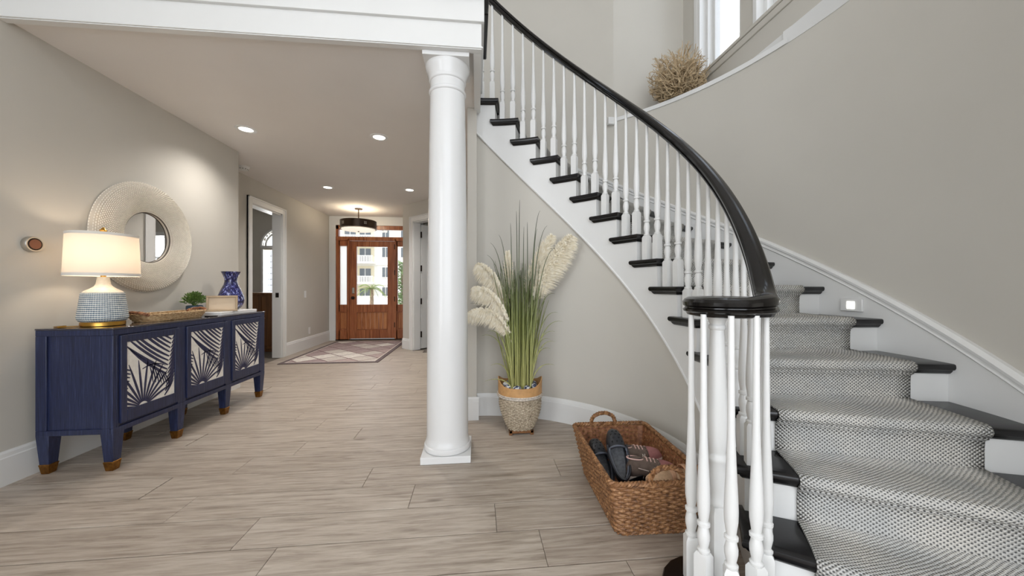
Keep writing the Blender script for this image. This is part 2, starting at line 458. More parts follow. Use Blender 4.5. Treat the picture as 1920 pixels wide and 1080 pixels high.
# ------------------------------------------------------------------ glass materials
def m_glass(name, c=(1, 1, 1, 1), rough=0.0, alpha=.12):
    k = NT(name); t = k.t; out = t.nodes['Material Output']
    tr = k.n('ShaderNodeBsdfTransparent'); tr.inputs[0].default_value = c
    gl = k.n('ShaderNodeBsdfGlossy'); gl.inputs['Roughness'].default_value = rough
    mx = k.n('ShaderNodeMixShader'); fz = k.n('ShaderNodeLayerWeight'); pw = k.math('POWER', fz.outputs['Facing'], 4.0)
    k.l(k.math('ADD', k.math('MULTIPLY', pw, .5), .035), mx.inputs[0]); k.l(tr.outputs[0], mx.inputs[1]); k.l(gl.outputs[0], mx.inputs[2])
    k.l(mx.outputs[0], out.inputs[0]); return k.m
M['glass'] = m_glass('clear_pane')
def m_frost():
    k = NT('frosted_pane'); out = k.t.nodes['Material Output']
    tl = k.n('ShaderNodeBsdfTranslucent'); tl.inputs[0].default_value = (.93, .92, .88, 1)
    tr = k.n('ShaderNodeBsdfTransparent'); tr.inputs[0].default_value = (.95, .95, .93, 1)
    mx = k.n('ShaderNodeMixShader'); mx.inputs[0].default_value = .82
    k.l(tr.outputs[0], mx.inputs[1]); k.l(tl.outputs[0], mx.inputs[2]); k.l(mx.outputs[0], out.inputs[0]); return k.m
M['frost'] = m_frost()
M['hardware'] = simple('dark_hardware', srgb(48, 40, 36), .35, metal=.8)
M['nickel'] = simple('brushed_nickel', srgb(190, 186, 178), .35, metal=.9)

# ------------------------------------------------------------------ front door unit
d = root('door_1', ((FL + FR) / 2, TF + .05, 0), 'mahogany front door with large glass pane, sidelights and transom', 'door'); d['kind'] = 'structure'
y0, y1 = TF + .0, TF + .09
mw = M['mahogany']
for x0, x1 in ((FL, FL + .05), (FR - .05, FR)): MB().box(x0, x1, y0, y1, 0, FT).build('frame_post', mw, d, bevel=.003)
for x0, x1 in ((-2.558, -2.524), (-1.646, -1.612)): MB().box(x0, x1, y0 - .01, y1, 0, 2.02).build('mullion_post', mw, d, bevel=.003)
MB().box(FL, FR, y0 - .01, y1, 1.985, 2.065).build('transom_bar', mw, d, bevel=.004)
MB().box(FL, FR, y0, y1, 2.21, FT).build('head_rail', mw, d, bevel=.003)
MB().box(FL, FR, y0 - .02, y1, 0, .02).build('threshold', M['hardware'], d)
MB().box(FL + .05, FR - .05, y0 + .04, y0 + .048, 2.065, 2.21).build('transom_pane', M['glass'], d)
slab = MB(); sx0, sx1 = -2.524, -1.646
for b in ((sx0, -2.39, .03, 1.98), (-1.79, sx1, .03, 1.98), (-2.39, -1.79, .03, .205), (-2.39, -1.79, .56, .71), (-2.39, -1.79, 1.87, 1.98)):
    slab.box(b[0], b[1], y0 + .015, y0 + .06, b[2], b[3])
sl = slab.build('door_slab', mw, d, bevel=.003)
MB().box(-2.39, -1.79, y0 + .034, y0 + .042, .71, 1.87).build('door_pane', M['glass'], sl)
for i in range(7):
    a = -2.38 + i * (.58 / 7); MB().box(a + .001, a + .58 / 7 - .001, y0 + .03, y0 + .045, .215, .55).build('panel_board', M['mahogany_panel'], sl, bevel=.004)
w = MB()
for b in ((-2.39, -2.38, .205, .56), (-1.80, -1.79, .205, .56), (-2.39, -1.79, .205, .215), (-2.39, -1.79, .55, .56)): w.box(b[0], b[1], y0 + .01, y0 + .05, b[2], b[3])
w.build('panel_moulding', mw, sl, bevel=.003)
for z in (.3, .82, 1.35, 1.87): MB().box(-1.652, -1.636, y0 - .012, y0 + .015, z - .05, z + .05).build('hinge', M['hardware'], sl)
MB().box(-2.475, -2.425, y0 - .005, y0 + .015, .93, 1.05).build('lock_keypad', M['nickel'], sl, bevel=.008)
mtx = Matrix.Translation((-2.452, y0 + .015, .845)) @ Matrix.Rotation(PI / 2, 4, 'X')
MB().lathe([(.03, 0), (.03, .012), (.014, .018), (.012, .035), (.027, .045), (.03, .06), (.02, .07)], seg=16, mat=mtx).build('door_knob', M['hardware'], sl)
for nm, a, b, gm in (('left', FL + .05, -2.558, 'frost'), ('right', -1.612, FR - .05, 'glass')):
    w = MB()
    for q in ((a, a + .02, .02, 1.985), (b - .02, b, .02, 1.985), (a, b, .02, .20), (a, b, .57, .71), (a, b, 1.88, 1.985)): w.box(q[0], q[1], y0 + .015, y0 + .06, q[2], q[3])
    f_ = w.build('sidelight_frame', mw, d, bevel=.003)
    MB().box(a + .02, b - .02, y0 + .034, y0 + .042, .71, 1.88).build('sidelight_pane', M[gm], f_)
    MB().box(a + .02, b - .02, y0 + .036, y0 + .046, .20, .57).build('panel_back', mw, f_); MB().box(a + .035, b - .035, y0 + .026, y0 + .038, .225, .545).build('sidelight_panel', M['mahogany_panel'], f_, bevel=.006)

# ------------------------------------------------------------------ open white door in the angled doorway
H0 = DG @ Vector((K0 + .015, .135, 0))
d2 = root('door_2', H0, 'open white panelled door with black hinges behind the column', 'door'); d2['kind'] = 'structure'
OM = Matrix.Translation(H0) @ Matrix.Rotation(PI / 4 + .06, 4, 'Z')
w = MB(); w.box(.01, .82, -.005, .03, .012, KT - .03, OM)
s2 = w.build('door_slab', M['white'], d2, bevel=.002)
for a, b in ((.2, .85), (1.0, 1.98)):
    w = MB(); w.box(.13, .70, .03, .036, a, a + .02, OM); w.box(.13, .70, .03, .036, b - .02, b, OM); w.box(.13, .15, .03, .036, a, b, OM); w.box(.68, .70, .03, .036, a, b, OM)
    w.box(.13, .70, -.011, -.005, a, a + .02, OM); w.box(.13, .70, -.011, -.005, b - .02, b, OM); w.box(.13, .15, -.011, -.005, a, b, OM); w.box(.68, .70, -.011, -.005, a, b, OM)
    w.build('panel_moulding', M['white'], s2, bevel=.002)
for z in (1.944, 1.375, .816, .256):
    w = MB(); w.lathe([(.009, -.05), (.009, .05)], (0.004, -.012, z), 8, OM); w.box(.0, .012, -.008, .028, z - .05, z + .05, OM); w.box(-.01, .0, -.03, .0, z - .05, z + .05, OM)
    w.build('hinge', M['hardware'], s2)
# room behind the angled door
w = MB(); w.box(-1.17, 3.6, 8.6, 8.7, 0, .9); w.box(-1.17, 3.6, 8.6, 8.7, 2.2, 2.6); w.box(-1.17, 1.3, 8.6, 8.7, .9, 2.2); w.box(2.5, 3.6, 8.6, 8.7, .9, 2.2)
w.box(3.0, 3.1, 4.2, 8.6, 0, 2.6); w.box(-1.17, -1.07, TF + .14, 8.6, 0, 2.6); w.box(0, 3.1, 4.15, 4.25, 0, 2.6)
wallobj('wall_side_room', w, 'walls of the side room seen through the angled doorway')
struct(MB().box(-1.17, 3.6, 4.15, 8.7, 2.6, 2.7).build('ceiling_side_room', M['ceiling']), 'ceiling of the side room behind the angled door', 'ceiling')
wn = root('window_3', (1.9, 8.6, .9), 'shuttered window of the side room reflected in the round mirror', 'window'); wn['kind'] = 'structure'
w = MB(); w.box(1.22, 1.3, 8.57, 8.6, .82, 2.28); w.box(2.5, 2.58, 8.57, 8.6, .82, 2.28); w.box(1.3, 2.5, 8.57, 8.6, 2.2, 2.28); w.box(1.3, 2.5, 8.57, 8.6, .82, .9); w.box(1.87, 1.93, 8.57, 8.62, .9, 2.2)
w.build('window_frame', M['white'], wn, bevel=.003)
MB().box(1.3, 2.5, 8.64, 8.648, .9, 2.2).build('pane', M['glass'], wn)
for i in range(10):
    z = .95 + i * .085; mt = Matrix.Translation((1.9, 8.6, z)) @ Matrix.Rotation(.75, 4, 'X')
    MB().box(-.6, .6, -.035, .035, -.005, .005, mt).build('shutter_slat', M['white'], wn)
# ------------------------------------------------------------------ left room behind the doorway
TW = 7.4
w = MB(); a0, a1, zs, zt_, zl = -4.16, -3.52, 1.86, 2.22, .75
w.box(-6.6, a0, TW, TW + .12, 0, 2.6); w.box(a1, -3.03, TW, TW + .12, 0, 2.6); w.box(a0, a1, TW, TW + .12, 0, zl); w.box(a0, a1, TW, TW + .12, 1.79, 1.86)
cx_ = (a0 + a1) / 2; rad_ = (a1 - a0) / 2
for i in range(16):                          # spandrels above the arch
    x0 = a0 + (a1 - a0) * i / 16; x1 = a0 + (a1 - a0) * (i + 1) / 16; xm = (x0 + x1) / 2
    w.box(x0, x1, TW, TW + .12, zs + math.sqrt(max(rad_ ** 2 - (xm - cx_) ** 2, 0)), 2.6)
w.box(-6.6, -6.5, 3.98, TW, 0, 2.6); w.box(-6.6, -3.03, 3.86, 3.98, 0, 2.6)
wallobj('wall_left_room', w, 'grey walls of the room seen through the left doorway')
struct(MB().box(-6.6, -3.03, 3.86, 7.5, 2.6, 2.7).build('ceiling_left_room', M['ceiling']), 'ceiling of the room beyond the left doorway', 'ceiling')
wn = root('window_2', (cx_, TW, zl), 'arched window with leaded grid in the room past the left doorway', 'window'); wn['kind'] = 'structure'
for r0 in (rad_ + .035, rad_ - .05):
    MB().tube([(cx_ + r0 * math.cos(PI * i / 24), TW - .012, zs + r0 * math.sin(PI * i / 24)) for i in range(25)], .022, 6).build('arch_moulding', M['white'], wn)
w = MB(); w.box(a0 - .05, a1 + .05, TW - .03, TW, 1.83, 1.87); w.box(a0 - .04, a0, TW - .02, TW, zl, 1.80); w.box(a1, a1 + .04, TW - .02, TW, zl, 1.80); w.box(a0 - .04, a1 + .04, TW - .03, TW, zl - .05, zl)
w.build('window_frame', M['white'], wn, bevel=.003)
for i in range(1, 6): MB().box(a0 + (a1 - a0) * i / 6 - .004, a0 + (a1 - a0) * i / 6 + .004, TW + .05, TW + .06, zl, 1.79).build('grid_bar', M['hardware'], wn)
for i in range(1, 9): MB().box(a0, a1, TW + .05, TW + .06, zl + (1.79 - zl) * i / 9 - .004, zl + (1.79 - zl) * i / 9 + .004).build('grid_bar', M['hardware'], wn)
MB().box(a0, a1, TW + .06, TW + .066, zl, 2.2).build('pane', M['glass'], wn)
cb = root('wooden_cabinet', (-3.5, 6.35, 0), 'brown wooden cabinet standing in the room past the left doorway', 'cabinet')
MB().box(-3.80, -3.16, 6.14, 6.6, .05, .93).build('body', M['brown_wood'], cb, bevel=.004)
MB().box(-3.83, -3.13, 6.11, 6.62, .93, .965).build('top', M['brown_wood'], cb, bevel=.006)
for a, b in ((-3.78, -3.49), (-3.47, -3.18)):
    dd = MB().box(a, b, 6.125, 6.14, .10, .90).build('door', M['brown_wood'], cb, bevel=.003)
    MB().lathe([(.012, 0), (.015, .012), (.004, .02)], seg=10, mat=Matrix.Translation((a + .25 if a < -3.6 else a + .04, 6.125, .55)) @ Matrix.Rotation(PI / 2, 4, 'X')).build('knob', M['bronze'], dd)
MB().box(-3.78, -3.18, 6.16, 6.58, 0, .05).build('plinth', M['brown_wood'], cb)

# ------------------------------------------------------------------ stair windows
for i, (a, b) in enumerate(wins):
    nm = ['far', 'middle', 'near'][i]
    wn = root('window_%d' % (4 + i), (SW, (a + b) / 2, WZ0), ['tall white framed stair window beside the coral sculpture', 'tall white framed stair window right of the wall post', 'tall stair window nearest the lower stairs'][i], 'window'); wn['kind'] = 'structure'
    w = MB()
    w.box(SW - .012, SW + .2, b - .035, b, WZ0, WZ1); w.box(SW + .05, SW + .17, b - .065, b - .035, WZ0, WZ1); w.box(SW + .10, SW + .15, b - .095, b - .065, WZ0, WZ1)
    w.box(SW - .0, SW + .2, a, a + .012, WZ0, WZ1); w.box(SW + .10, SW + .15, a + .012, a + .05, WZ0, WZ1)
    w.box(SW + .10, SW + .15, a, b, WZ0, WZ0 + .05); w.box(SW + .10, SW + .15, a, b, WZ1 - .05, WZ1)
    w.build('window_frame', M['white'], wn, bevel=.003)
    if i == 0: MB().box(SW - .014, SW, b, b + .05, WZ0, WZ1).build('side_casing', M['white'], wn, bevel=.003)
    MB().box(SW + .12, SW + .126, a + .03, b - .06, WZ0 + .03, WZ1 - .03).build('pane', M['glass'], wn)
w = MB(); w.box(SW - .02, SW + .1, 1.0, 3.25, WZ0 - .03, WZ0 - .002); w.box(SW - .012, SW + .01, 1.0, 3.25, WZ0 - .085, WZ0 - .03)
struct(w.build('trim_sill', M['wall'], bevel=.006), 'painted sill running under the stair windows', 'sill')

# ------------------------------------------------------------------ added, unseen windows dressing the fill lamp openings
for i, (ax, lo_, hi_, lab) in enumerate((('y', -2.0, .3, 'tall added window, unseen, left of the back wall post'), ('y', .5, 2.8, 'tall added window, unseen, right of the back wall post'), ('x', -3.25, -.45, 'wide added window, unseen, in the left wall behind the viewer'))):
    wn = root('window_%d' % (7 + i), ((lo_ + hi_) / 2, -4.02, .3) if ax == 'y' else (SL - .1, (lo_ + hi_) / 2, .25), lab, 'window'); wn['kind'] = 'structure'
    wm = Matrix.Translation((0, -4.02, 0)) if ax == 'y' else Matrix.Translation((SL - .1, 0, 0)) @ Matrix.Rotation(PI / 2, 4, 'Z')
    z0_, z1_ = (.3, 5.1) if ax == 'y' else (.25, 3.25)
    w = MB(); md = (lo_ + hi_) / 2
    for q in ((lo_, lo_ + .06, z0_, z1_), (hi_ - .06, hi_, z0_, z1_), (md - .03, md + .03, z0_, z1_), (lo_, hi_, z0_, z0_ + .06), (lo_, hi_, z1_ - .06, z1_)): w.box(q[0], q[1], -.03, .03, q[2], q[3], wm)
    w.build('window_frame', M['white'], wn)
    MB().box(lo_ + .03, hi_ - .03, -.004, .004, z0_ + .03, z1_ - .03, wm).build('pane', M['glass'], wn)

# ------------------------------------------------------------------ staircase
st = root('staircase', (CX + 1.6, CY, 0), 'curved white staircase with black treads, black handrail and turned white balusters', 'staircase')
RO = R2 - .008
def tread_ring(n, dd, z):
    a = an(n); pts = []
    tip = a + .2092 - dd / R1
    for i in range(9):
        q = a + dd / R1 + (tip - a - dd / R1) * i / 8
        pts.append(cyl(R1 + dd, q, z))
    ab = an(n + 1) + .03 / RS
    pts.append(cyl(RS + .002, tip, z)); pts.append(cyl(RS + .002, (tip + ab) / 2, z)); pts.append(cyl(RS + .002, ab, z))
    for i in range(1, 5):
        r_ = RS + (RO - RS) * i / 4; pts.append(cyl(r_, an(n + 1) + .03 / r_, z))
    for i in range(1, 5):
        ao = an(n + 1) + .03 / RO; af = a + dd / RO; pts.append(cyl(RO, ao + (af - ao) * i / 4, z))
    for i in range(1, 4):
        r_ = RO + (R1 + dd - RO) * i / 4; pts.append(cyl(r_, a + dd / r_, z))
    return pts
TPROF = [(.008, 0), (.002, -.003), (0, -.010), (0, -.018), (.004, -.026), (.012, -.030), (.014, -.034), (.018, -.040), (.024, -.046)]
for n in range(1, 16):
    MB().rings([tread_ring(n, dd, tz(n) + z) for dd, z in reversed(TPROF)]).build('tread', M['black'], st, ang=.5)
# curtail step at floor level, wrapping the newel
NV = (.81, 1.125)
def curtail(dd, z):
    pts = []; c0 = (.79, 1.115); r_ = .16 - dd
    a_f = an(0) + dd / 1.6
    a1_ = an(1) + .03 / RS
    for i in range(15):
        q = .42 + (5.35 - .42) * i / 14; q = PI * .36 + (PI * 1.36) * i / 14
        pts.append(Vector((c0[0] + r_ * math.cos(q), c0[1] + r_ * math.sin(q), z)))
    pts.append(cyl(1.25, a_f, z)); pts.append(cyl(1.7, a_f, z)); pts.append(cyl(RO, a_f, z)); pts.append(cyl(RO, an(1) + .03 / RO, z)); pts.append(cyl(1.6, an(1) + .03 / 1.6, z)); pts.append(cyl(RS, a1_, z))
    return pts
MB().rings([curtail(.01, .0), curtail(.002, .004), curtail(0, .012), curtail(0, .022), curtail(.004, .03 - .002), curtail(.01, .03)]).build('curtail_step', M['black'], st, ang=.5)
for n in range(1, 17):
    w = MB(); z0, z1 = tz(n - 1) - .004, tz(n) - .031
    rr = [RS + .003, 1.4, 1.7, RO]
    w.rings([[cyl(r_, an(n) + .032 / r_, z0), cyl(r_, an(n) + .047 / r_, z0), cyl(r_, an(n) + .047 / r_, z1), cyl(r_, an(n) + .032 / r_, z1)] for r_ in rr])
    w.build('riser', M['white'], st, smooth=False)
# open stringer
rs = []
def col_(a, zt):
    n = (a - A0) / DA; b = zb(n)
    return [cyl(RS, a, b), cyl(RS, a, max(zt, b + .002)), cyl(RS + .028, a, max(zt, b + .002)), cyl(RS + .028, a, b)]
for n in range(1, 17):
    af = an(n) + .03 / RS; ae = min(an(n + 1) + .03 / RS, PI / 2)
    zt = tz(n) - .032
    if n == 16: zt = tz(16) - .2
    for i in range(5):
        rs.append(col_(af + (ae - af) * i / 4 + (.0004 if i == 0 else 0) - (.0004 if i == 4 else 0), zt))
MB().rings(rs).build('stringer', M['white'], st, ang=.4)
bead = []
for i in range(81):
    n = 2.9 + (N90 - 2.9) * i / 80; bead.append(cyl(RS + .001, an(n), zb(n) + .006))
MB().tube(bead, .008, 6).build('stringer_bead', M['white'], st)
# outer skirt board with moulded top
def sweep(prof, n0, n1, steps, zf=lambda n: tz(n)):
    return MB().rings([[cyl(r_, an(n0 + (n1 - n0) * i / steps), zf(n0 + (n1 - n0) * i / steps) + z) for r_, z in prof] for i in range(steps + 1)])
ST = .125
sweep([(R2 + .01, -.30), (R2 - .022, -.30), (R2 - .022, ST - .06), (R2 - .022, ST - .055), (R2 + .01, ST - .055)], .3, N90, 90).build('skirt_board', M['white'], st, ang=.4)
sweep([(R2 + .01, ST - .058), (R2 - .026, ST - .058), (R2 - .030, ST - .052), (R2 - .026, ST - .046), (R2 - .024, ST - .034), (R2 - .034, ST - .028), (R2 - .036, ST - .014), (R2 - .028, ST - .008), (R2 - .018, ST), (R2 + .01, ST)], .3, N90, 90).build('skirt_moulding', M['white'], st, ang=.35)

# handrail ---------------------------------------------------------
RH = 1.165
VX, VY, VZ = .842, 1.13, .946
def rail_r(n): return RH + (.012 * ((4 - n) / 3) ** 2 if n < 4 else 0)
def smax(a, b, k=.05): 
    h = max(0, min(1, .5 + .5 * (a - b) / k)); return b + (a - b) * h + k * h * (1 - h)
path = []
N_END = .95
for i in range(121):
    n = 16.9 + (N_END - 16.9) * i / 120
    zr = smax(tz(n) + .725, VZ, .06)
    path.append(cyl(rail_r(n), an(n), zr))
p = path[-1]; ph0 = math.atan2(p.y - VY, p.x - VX); r0 = math.hypot(p.x - VX, p.y - VY)
PROF = [(-.017, 0), (-.021, .010), (-.030, .016), (-.031, .024), (-.024, .029), (-.024, .033), (-.031, .040), (-.032, .054), (-.026, .066), (-.014, .074), (0, .076)]
PROF = PROF + [(-x, z) for x, z in reversed(PROF[:-1])]
def rail_mesh(path, zs0=1.0, zs1=1.0, k1=1):
    rs = []
    for i, p in enumerate(path):
        t = path[min(i + 1, len(path) - 1)] - path[max(i - 1, 0)]; t.z = 0; t.normalize()
        x = Vector((t.y, -t.x, 0)); q_ = zs0 + (zs1 - zs0) * min(1, i / k1); rs.append([p + x * px + Vector((0, 0, pz_ * q_)) for px, pz_ in PROF])
    return MB().rings(rs)
hr = rail_mesh(path).build('handrail', M['rail'], st, ang=.45)
vol = []
for i in range(71):
    f_ = i / 70; ph_ = ph0 - 2 * PI * 1.35 * f_
    turn = 1.35 * f_
    rr_ = r0 + (.099 - r0) * min(turn / .12, 1) if turn < .8 else .099 + (.04 - .099) * ((turn - .8) / .55)
    vol.append(Vector((VX + rr_ * math.cos(ph_), VY + rr_ * math.sin(ph_), path[-1].z)))
rail_mesh([path[-2]] + [path[-1]] + vol[1:], 1.0, .82, 8).build('volute', M['rail'], hr, ang=.45)
MB().lathe([(.02, -.004), (.095, -.004), (.10, .0), (.102, .012), (.09, .02), (.09, .03), (.098, .04), (.098, .05), (.09, .056), (.06, .058), (.02, .059), (.001, .059)], (VX, VY, VZ + .003), 32).build('volute_cap', M['rail'], hr)

# balusters --------------------------------------------------------
bal_cache = {}
def baluster(x, y, z0, z1, rot, blk=.158):
    key = round(z1 - z0, 3), blk
    if key not in bal_cache:
        h = key[0]; b = .0205; w = MB()
        c = [(-b, -b), (b, -b), (b, b), (-b, b)]
        top = blk
        w.rings([[Vector((px, py, z)) for px, py in c] for z in (0, top - .012)] + [[Vector((px * .72, py * .72, top)) for px, py in c]])
        v = top
        prof = [(.0160, v - .002), (.0195, v + .003), (.0195, v + .009), (.0135, v + .013), (.0140, v + .018), (.0190, v + .042), (.0192, v + .058), (.0150, v + .078), (.0130, v + .083),
                (.0195, v + .087), (.0198, v + .096), (.0135, v + .101), (.0145, v + .107), (.0192, v + .14), (.0200, v + .17), (.0190, v + .21), (.0140, v + .32), (.0108, v + .42), (.0092, h - .05), (.0088, h + .006)]
        w.lathe(prof, seg=12)
        bal_cache[key] = w.mesh('baluster', M['white'], True, .8)
    o = bpy.data.objects.new('baluster', bal_cache[key]); COL.objects.link(o)
    attach(o, st); o.location = (x, y, z0); o.rotation_euler = (0, 0, rot); return o
for n in range(1, 16):
    for off in (.33, .84):
        q = n + off; r_ = rail_r(q); a = an(q); p = cyl(r_, a, 0)
        z1 = smax(tz(q) + .725, VZ, .06)
        baluster(p.x, p.y, tz(n) - .002, z1 + .002, a)
for x, y in ((.7395, 1.1605), (.7324, 1.0828), (.7762, 1.0142), (.8608, 1.0158), (.9348, 1.0627)):
    baluster(x, y, Z0 - .002, VZ + .004, math.atan2(y - VY, x - VX))
w = MB(); b = .037
w.rings([[Vector((NV[0] + x * s, NV[1] + y * s, z)) for x, y in ((-b, -b), (b, -b), (b, b), (-b, b))] for z, s in ((Z0 - .002, 1), (.295, 1), (.315, .8))])
w.lathe([(.028, .31), (.034, .318), (.034, .326), (.027, .335), (.029, .36), (.031, .42), (.029, .455), (.033, .462), (.034, .474), (.027, .482), (.026, .49), (.029, .50), (.0325, .54), (.0325, .60), (.029, .70), (.025, .80), (.022, .88), (.021, .90), (.026, .905), (.026, .915), (.022, .92), (.03, .94), (.032, .95)], (NV[0], NV[1], 0), 20)
w.build('newel_post', M['white'], st, ang=.8)

# carpet runner -----------------------------------------------------
def runner():
    RI, ROUT, NR = 1.30, 1.96, 10; TH = .009
    rows = []; cum = 0; last = None
    def push(angf, z):
        nonlocal cum, last
        pm = cyl(1.63, angf(1.63), z)
        if last is not None: cum += (pm - last).length
        last = pm
        rows.append(([cyl(RI + (ROUT - RI) * j / NR, angf(RI + (ROUT - RI) * j / NR), z) for j in range(NR + 1)], cum))
    push(lambda r: an(0) + .10 / r, tz(0) + TH)
    for n in range(1, 17):
        push(lambda r: an(n) + (.032 - TH) / r, tz(n - 1) + TH + .003)
        for f_ in (.35, .7): push(lambda r: an(n) + (.032 - TH) / r, tz(n - 1) + (RISE - .05) * f_)
        push(lambda r: an(n) + (.030 - TH) / r, tz(n) - .056)
        push(lambda r: an(n) + (.014 - TH) / r, tz(n) - .045)
        R_ = .024
        for k in range(8):
            th = -PI / 2 * .85 + (PI / 2 * 1.85) * k / 7
            push(lambda r: an(n) + (.014 - R_ * math.cos(th)) / r - 0 / r, tz(n) - .015 + R_ * math.sin(th))
        if n == 16: break
        for f_ in (.3, .6): push(lambda r: an(n) + (.02) / r + (DA + (.032 - TH - .02) / r) * f_, tz(n) + TH)
    nv = NR + 1; vs = [p for r_, c in rows for p in r_]; fs = []; uvs = []
    for i in range(len(rows) - 1):
        for j in range(NR):
            fs.append((i * nv + j, i * nv + j + 1, (i + 1) * nv + j + 1, (i + 1) * nv + j))
    me = bpy.data.meshes.new('stair_runner'); me.from_pydata(vs, [], fs)
    uvl = me.uv_layers.new(name='UVMap')
    for li, l in enumerate(me.loops):
        i, j = divmod(l.vertex_index, nv); uvl.data[li].uv = (RI + (ROUT - RI) * j / NR, rows[i][1])
    me.polygons.foreach_set('use_smooth', [True] * len(me.polygons)); me.materials.append(M['carpet']); me.update()
    o = bpy.data.objects.new('stair_runner', me); COL.objects.link(o)
    so = o.modifiers.new('thick', 'SOLIDIFY'); so.thickness = .008; so.offset = -1
    return tag(o, 'grey woven carpet runner covering the stair treads', 'carpet')
runner()

# ------------------------------------------------------------------ night light on the skirt
nl = cyl(R2 - .0275, .0163, .945)
t_ = root('step_light', nl, 'small glowing step light plate on the white stair skirting', 'light')
RM = Matrix.Translation(nl) @ Matrix.Rotation(.0163, 4, 'Z')
MB().box(-.008, .004, -.058, .058, -.035, .035, RM).build('plate', M['white'], t_, bevel=.003)
k = NT('step_light_lens'); k.col((1, 1, 1, 1)); M['lens'] = k.set(.5, emis=(1, .97, .9, 1), es=3.0)
MB().box(-.011, -.007, -.020, .020, -.020, .020, RM).build('lens', M['lens'], t_)

# ================================================================== OBJECTS
# ------------------------------------------------------------------ column
cl = root('column', (-.183, 2.27, 0), 'round white column with square base standing at the hall opening', 'column')
MB().box(-.183 - .148, -.183 + .148, 2.27 - .148, 2.27 + .148, 0, .042).build('plinth', M['column'], cl, bevel=.003)
MB().lathe([(.13, .042), (.143, .045), (.147, .058), (.143, .074), (.136, .078), (.136, .088), (.129, .10)], (-.183, 2.27, 0), 48).build('base_moulding', M['column'], cl)
prof = [(.134, .098), (.130, .11), (.1285, .13)]
for i in range(13):
    z = .2 + (2.25 - .2) * i / 12; prof.append((.1285 - .0205 * (i / 12) ** 1.7, z))
MB().lathe(prof, (-.183, 2.27, 0), 48).build('shaft', M['column'], cl)
MB().lathe([(.107, 2.248), (.113, 2.252), (.1165, 2.262), (.113, 2.272), (.107, 2.276), (.107, 2.325), (.111, 2.327), (.115, 2.335), (.114, 2.342), (.116, 2.352), (.120, 2.375), (.131, 2.395), (.136, 2.41), (.136, 2.424)], (-.183, 2.27, 0), 48).build('capital', M['column'], cl)
MB().box(-.183 - .138, -.183 + .138, 2.27 - .138, 2.27 + .138, 2.424, 2.4485).build('abacus', M['column'], cl, bevel=.002)
MB().box(-.183 - .12, -.183 + .12, 2.27 - .12, 2.27 + .12, 2.4485, 2.4665).build('top_block', M['column'], cl)

# ------------------------------------------------------------------ navy console
C0, C1, CF, CB, CZ0, CZ1 = 2.215, 3.653, -2.045, -2.435, .215, .805
cs = root('console_cabinet', ((CF + CB) / 2, (C0 + C1) / 2, 0), 'long navy grasscloth console with three palm leaf doors', 'cabinet')
w = MB(); w.box(CB, CF - .012, C0 + .02, C1 - .004, CZ0 + .01, CZ1 - .002)
w.build('body', M['navy'], cs)
w = MB()
w.box(CB, CF, C0, C1, .772, CZ1); w.box(CF - .02, CF, C0, C1, CZ0, .245); w.box(CB, CF - .02, C0, C0 + .02, CZ0, .245)
w.box(CB, CB + .055, C0, C0 + .02, .245, .772); w.box(CF - .058, CF, C0, C0 + .02, .245, .772)
for i in range(4):
    tt = C0 + .0 + i * .4675; w.box(CF - .02, CF, max(tt - .03, C0 + .02), min(tt + .036, C1), .245, .772)
w.build('face_frame', M['navy'], cs, bevel=.0025)
MB().box(CB + .055, CF - .058, C0 + .009, C0 + .021, .245, .772).build('end_panel', M['navy'], cs)
MB().box(CB - .0, CF + .003, C0 - .003, C1 + .003, CZ1, .815).build('top', M['glasstop'], cs, bevel=.002)
def clip(poly, x0, x1, y0, y1):
    for ax, lim, sg in ((0, x0, 1), (0, x1, -1), (1, y0, 1), (1, y1, -1)):
        out = []
        for i in range(len(poly)):
            p, q = poly[i - 1], poly[i]; a, b = sg * (p[ax] - lim), sg * (q[ax] - lim)
            if (a >= 0) != (b >= 0):
                f_ = a / (a - b); out.append((p[0] + (q[0] - p[0]) * f_, p[1] + (q[1] - p[1]) * f_))
            if b >= 0: out.append(q)
        poly = out
        if len(poly) < 3: return []
    return poly
def blade2d(x, y, ang, L, wd, bend):
    cs_, l, r_ = [], [], []
    N_ = 7; px, py = x, y
    for i in range(N_ + 1):
        f_ = i / N_; a = ang + bend * f_; h = wd * (math.sin(PI * min(f_ * .85 + .12, 1)) ** .7) / 2
        l.append((px - math.sin(a) * h, py + math.cos(a) * h)); r_.append((px + math.sin(a) * h, py - math.cos(a) * h))
        px += math.cos(a) * L / N_; py += math.sin(a) * L / N_
    return l, r_
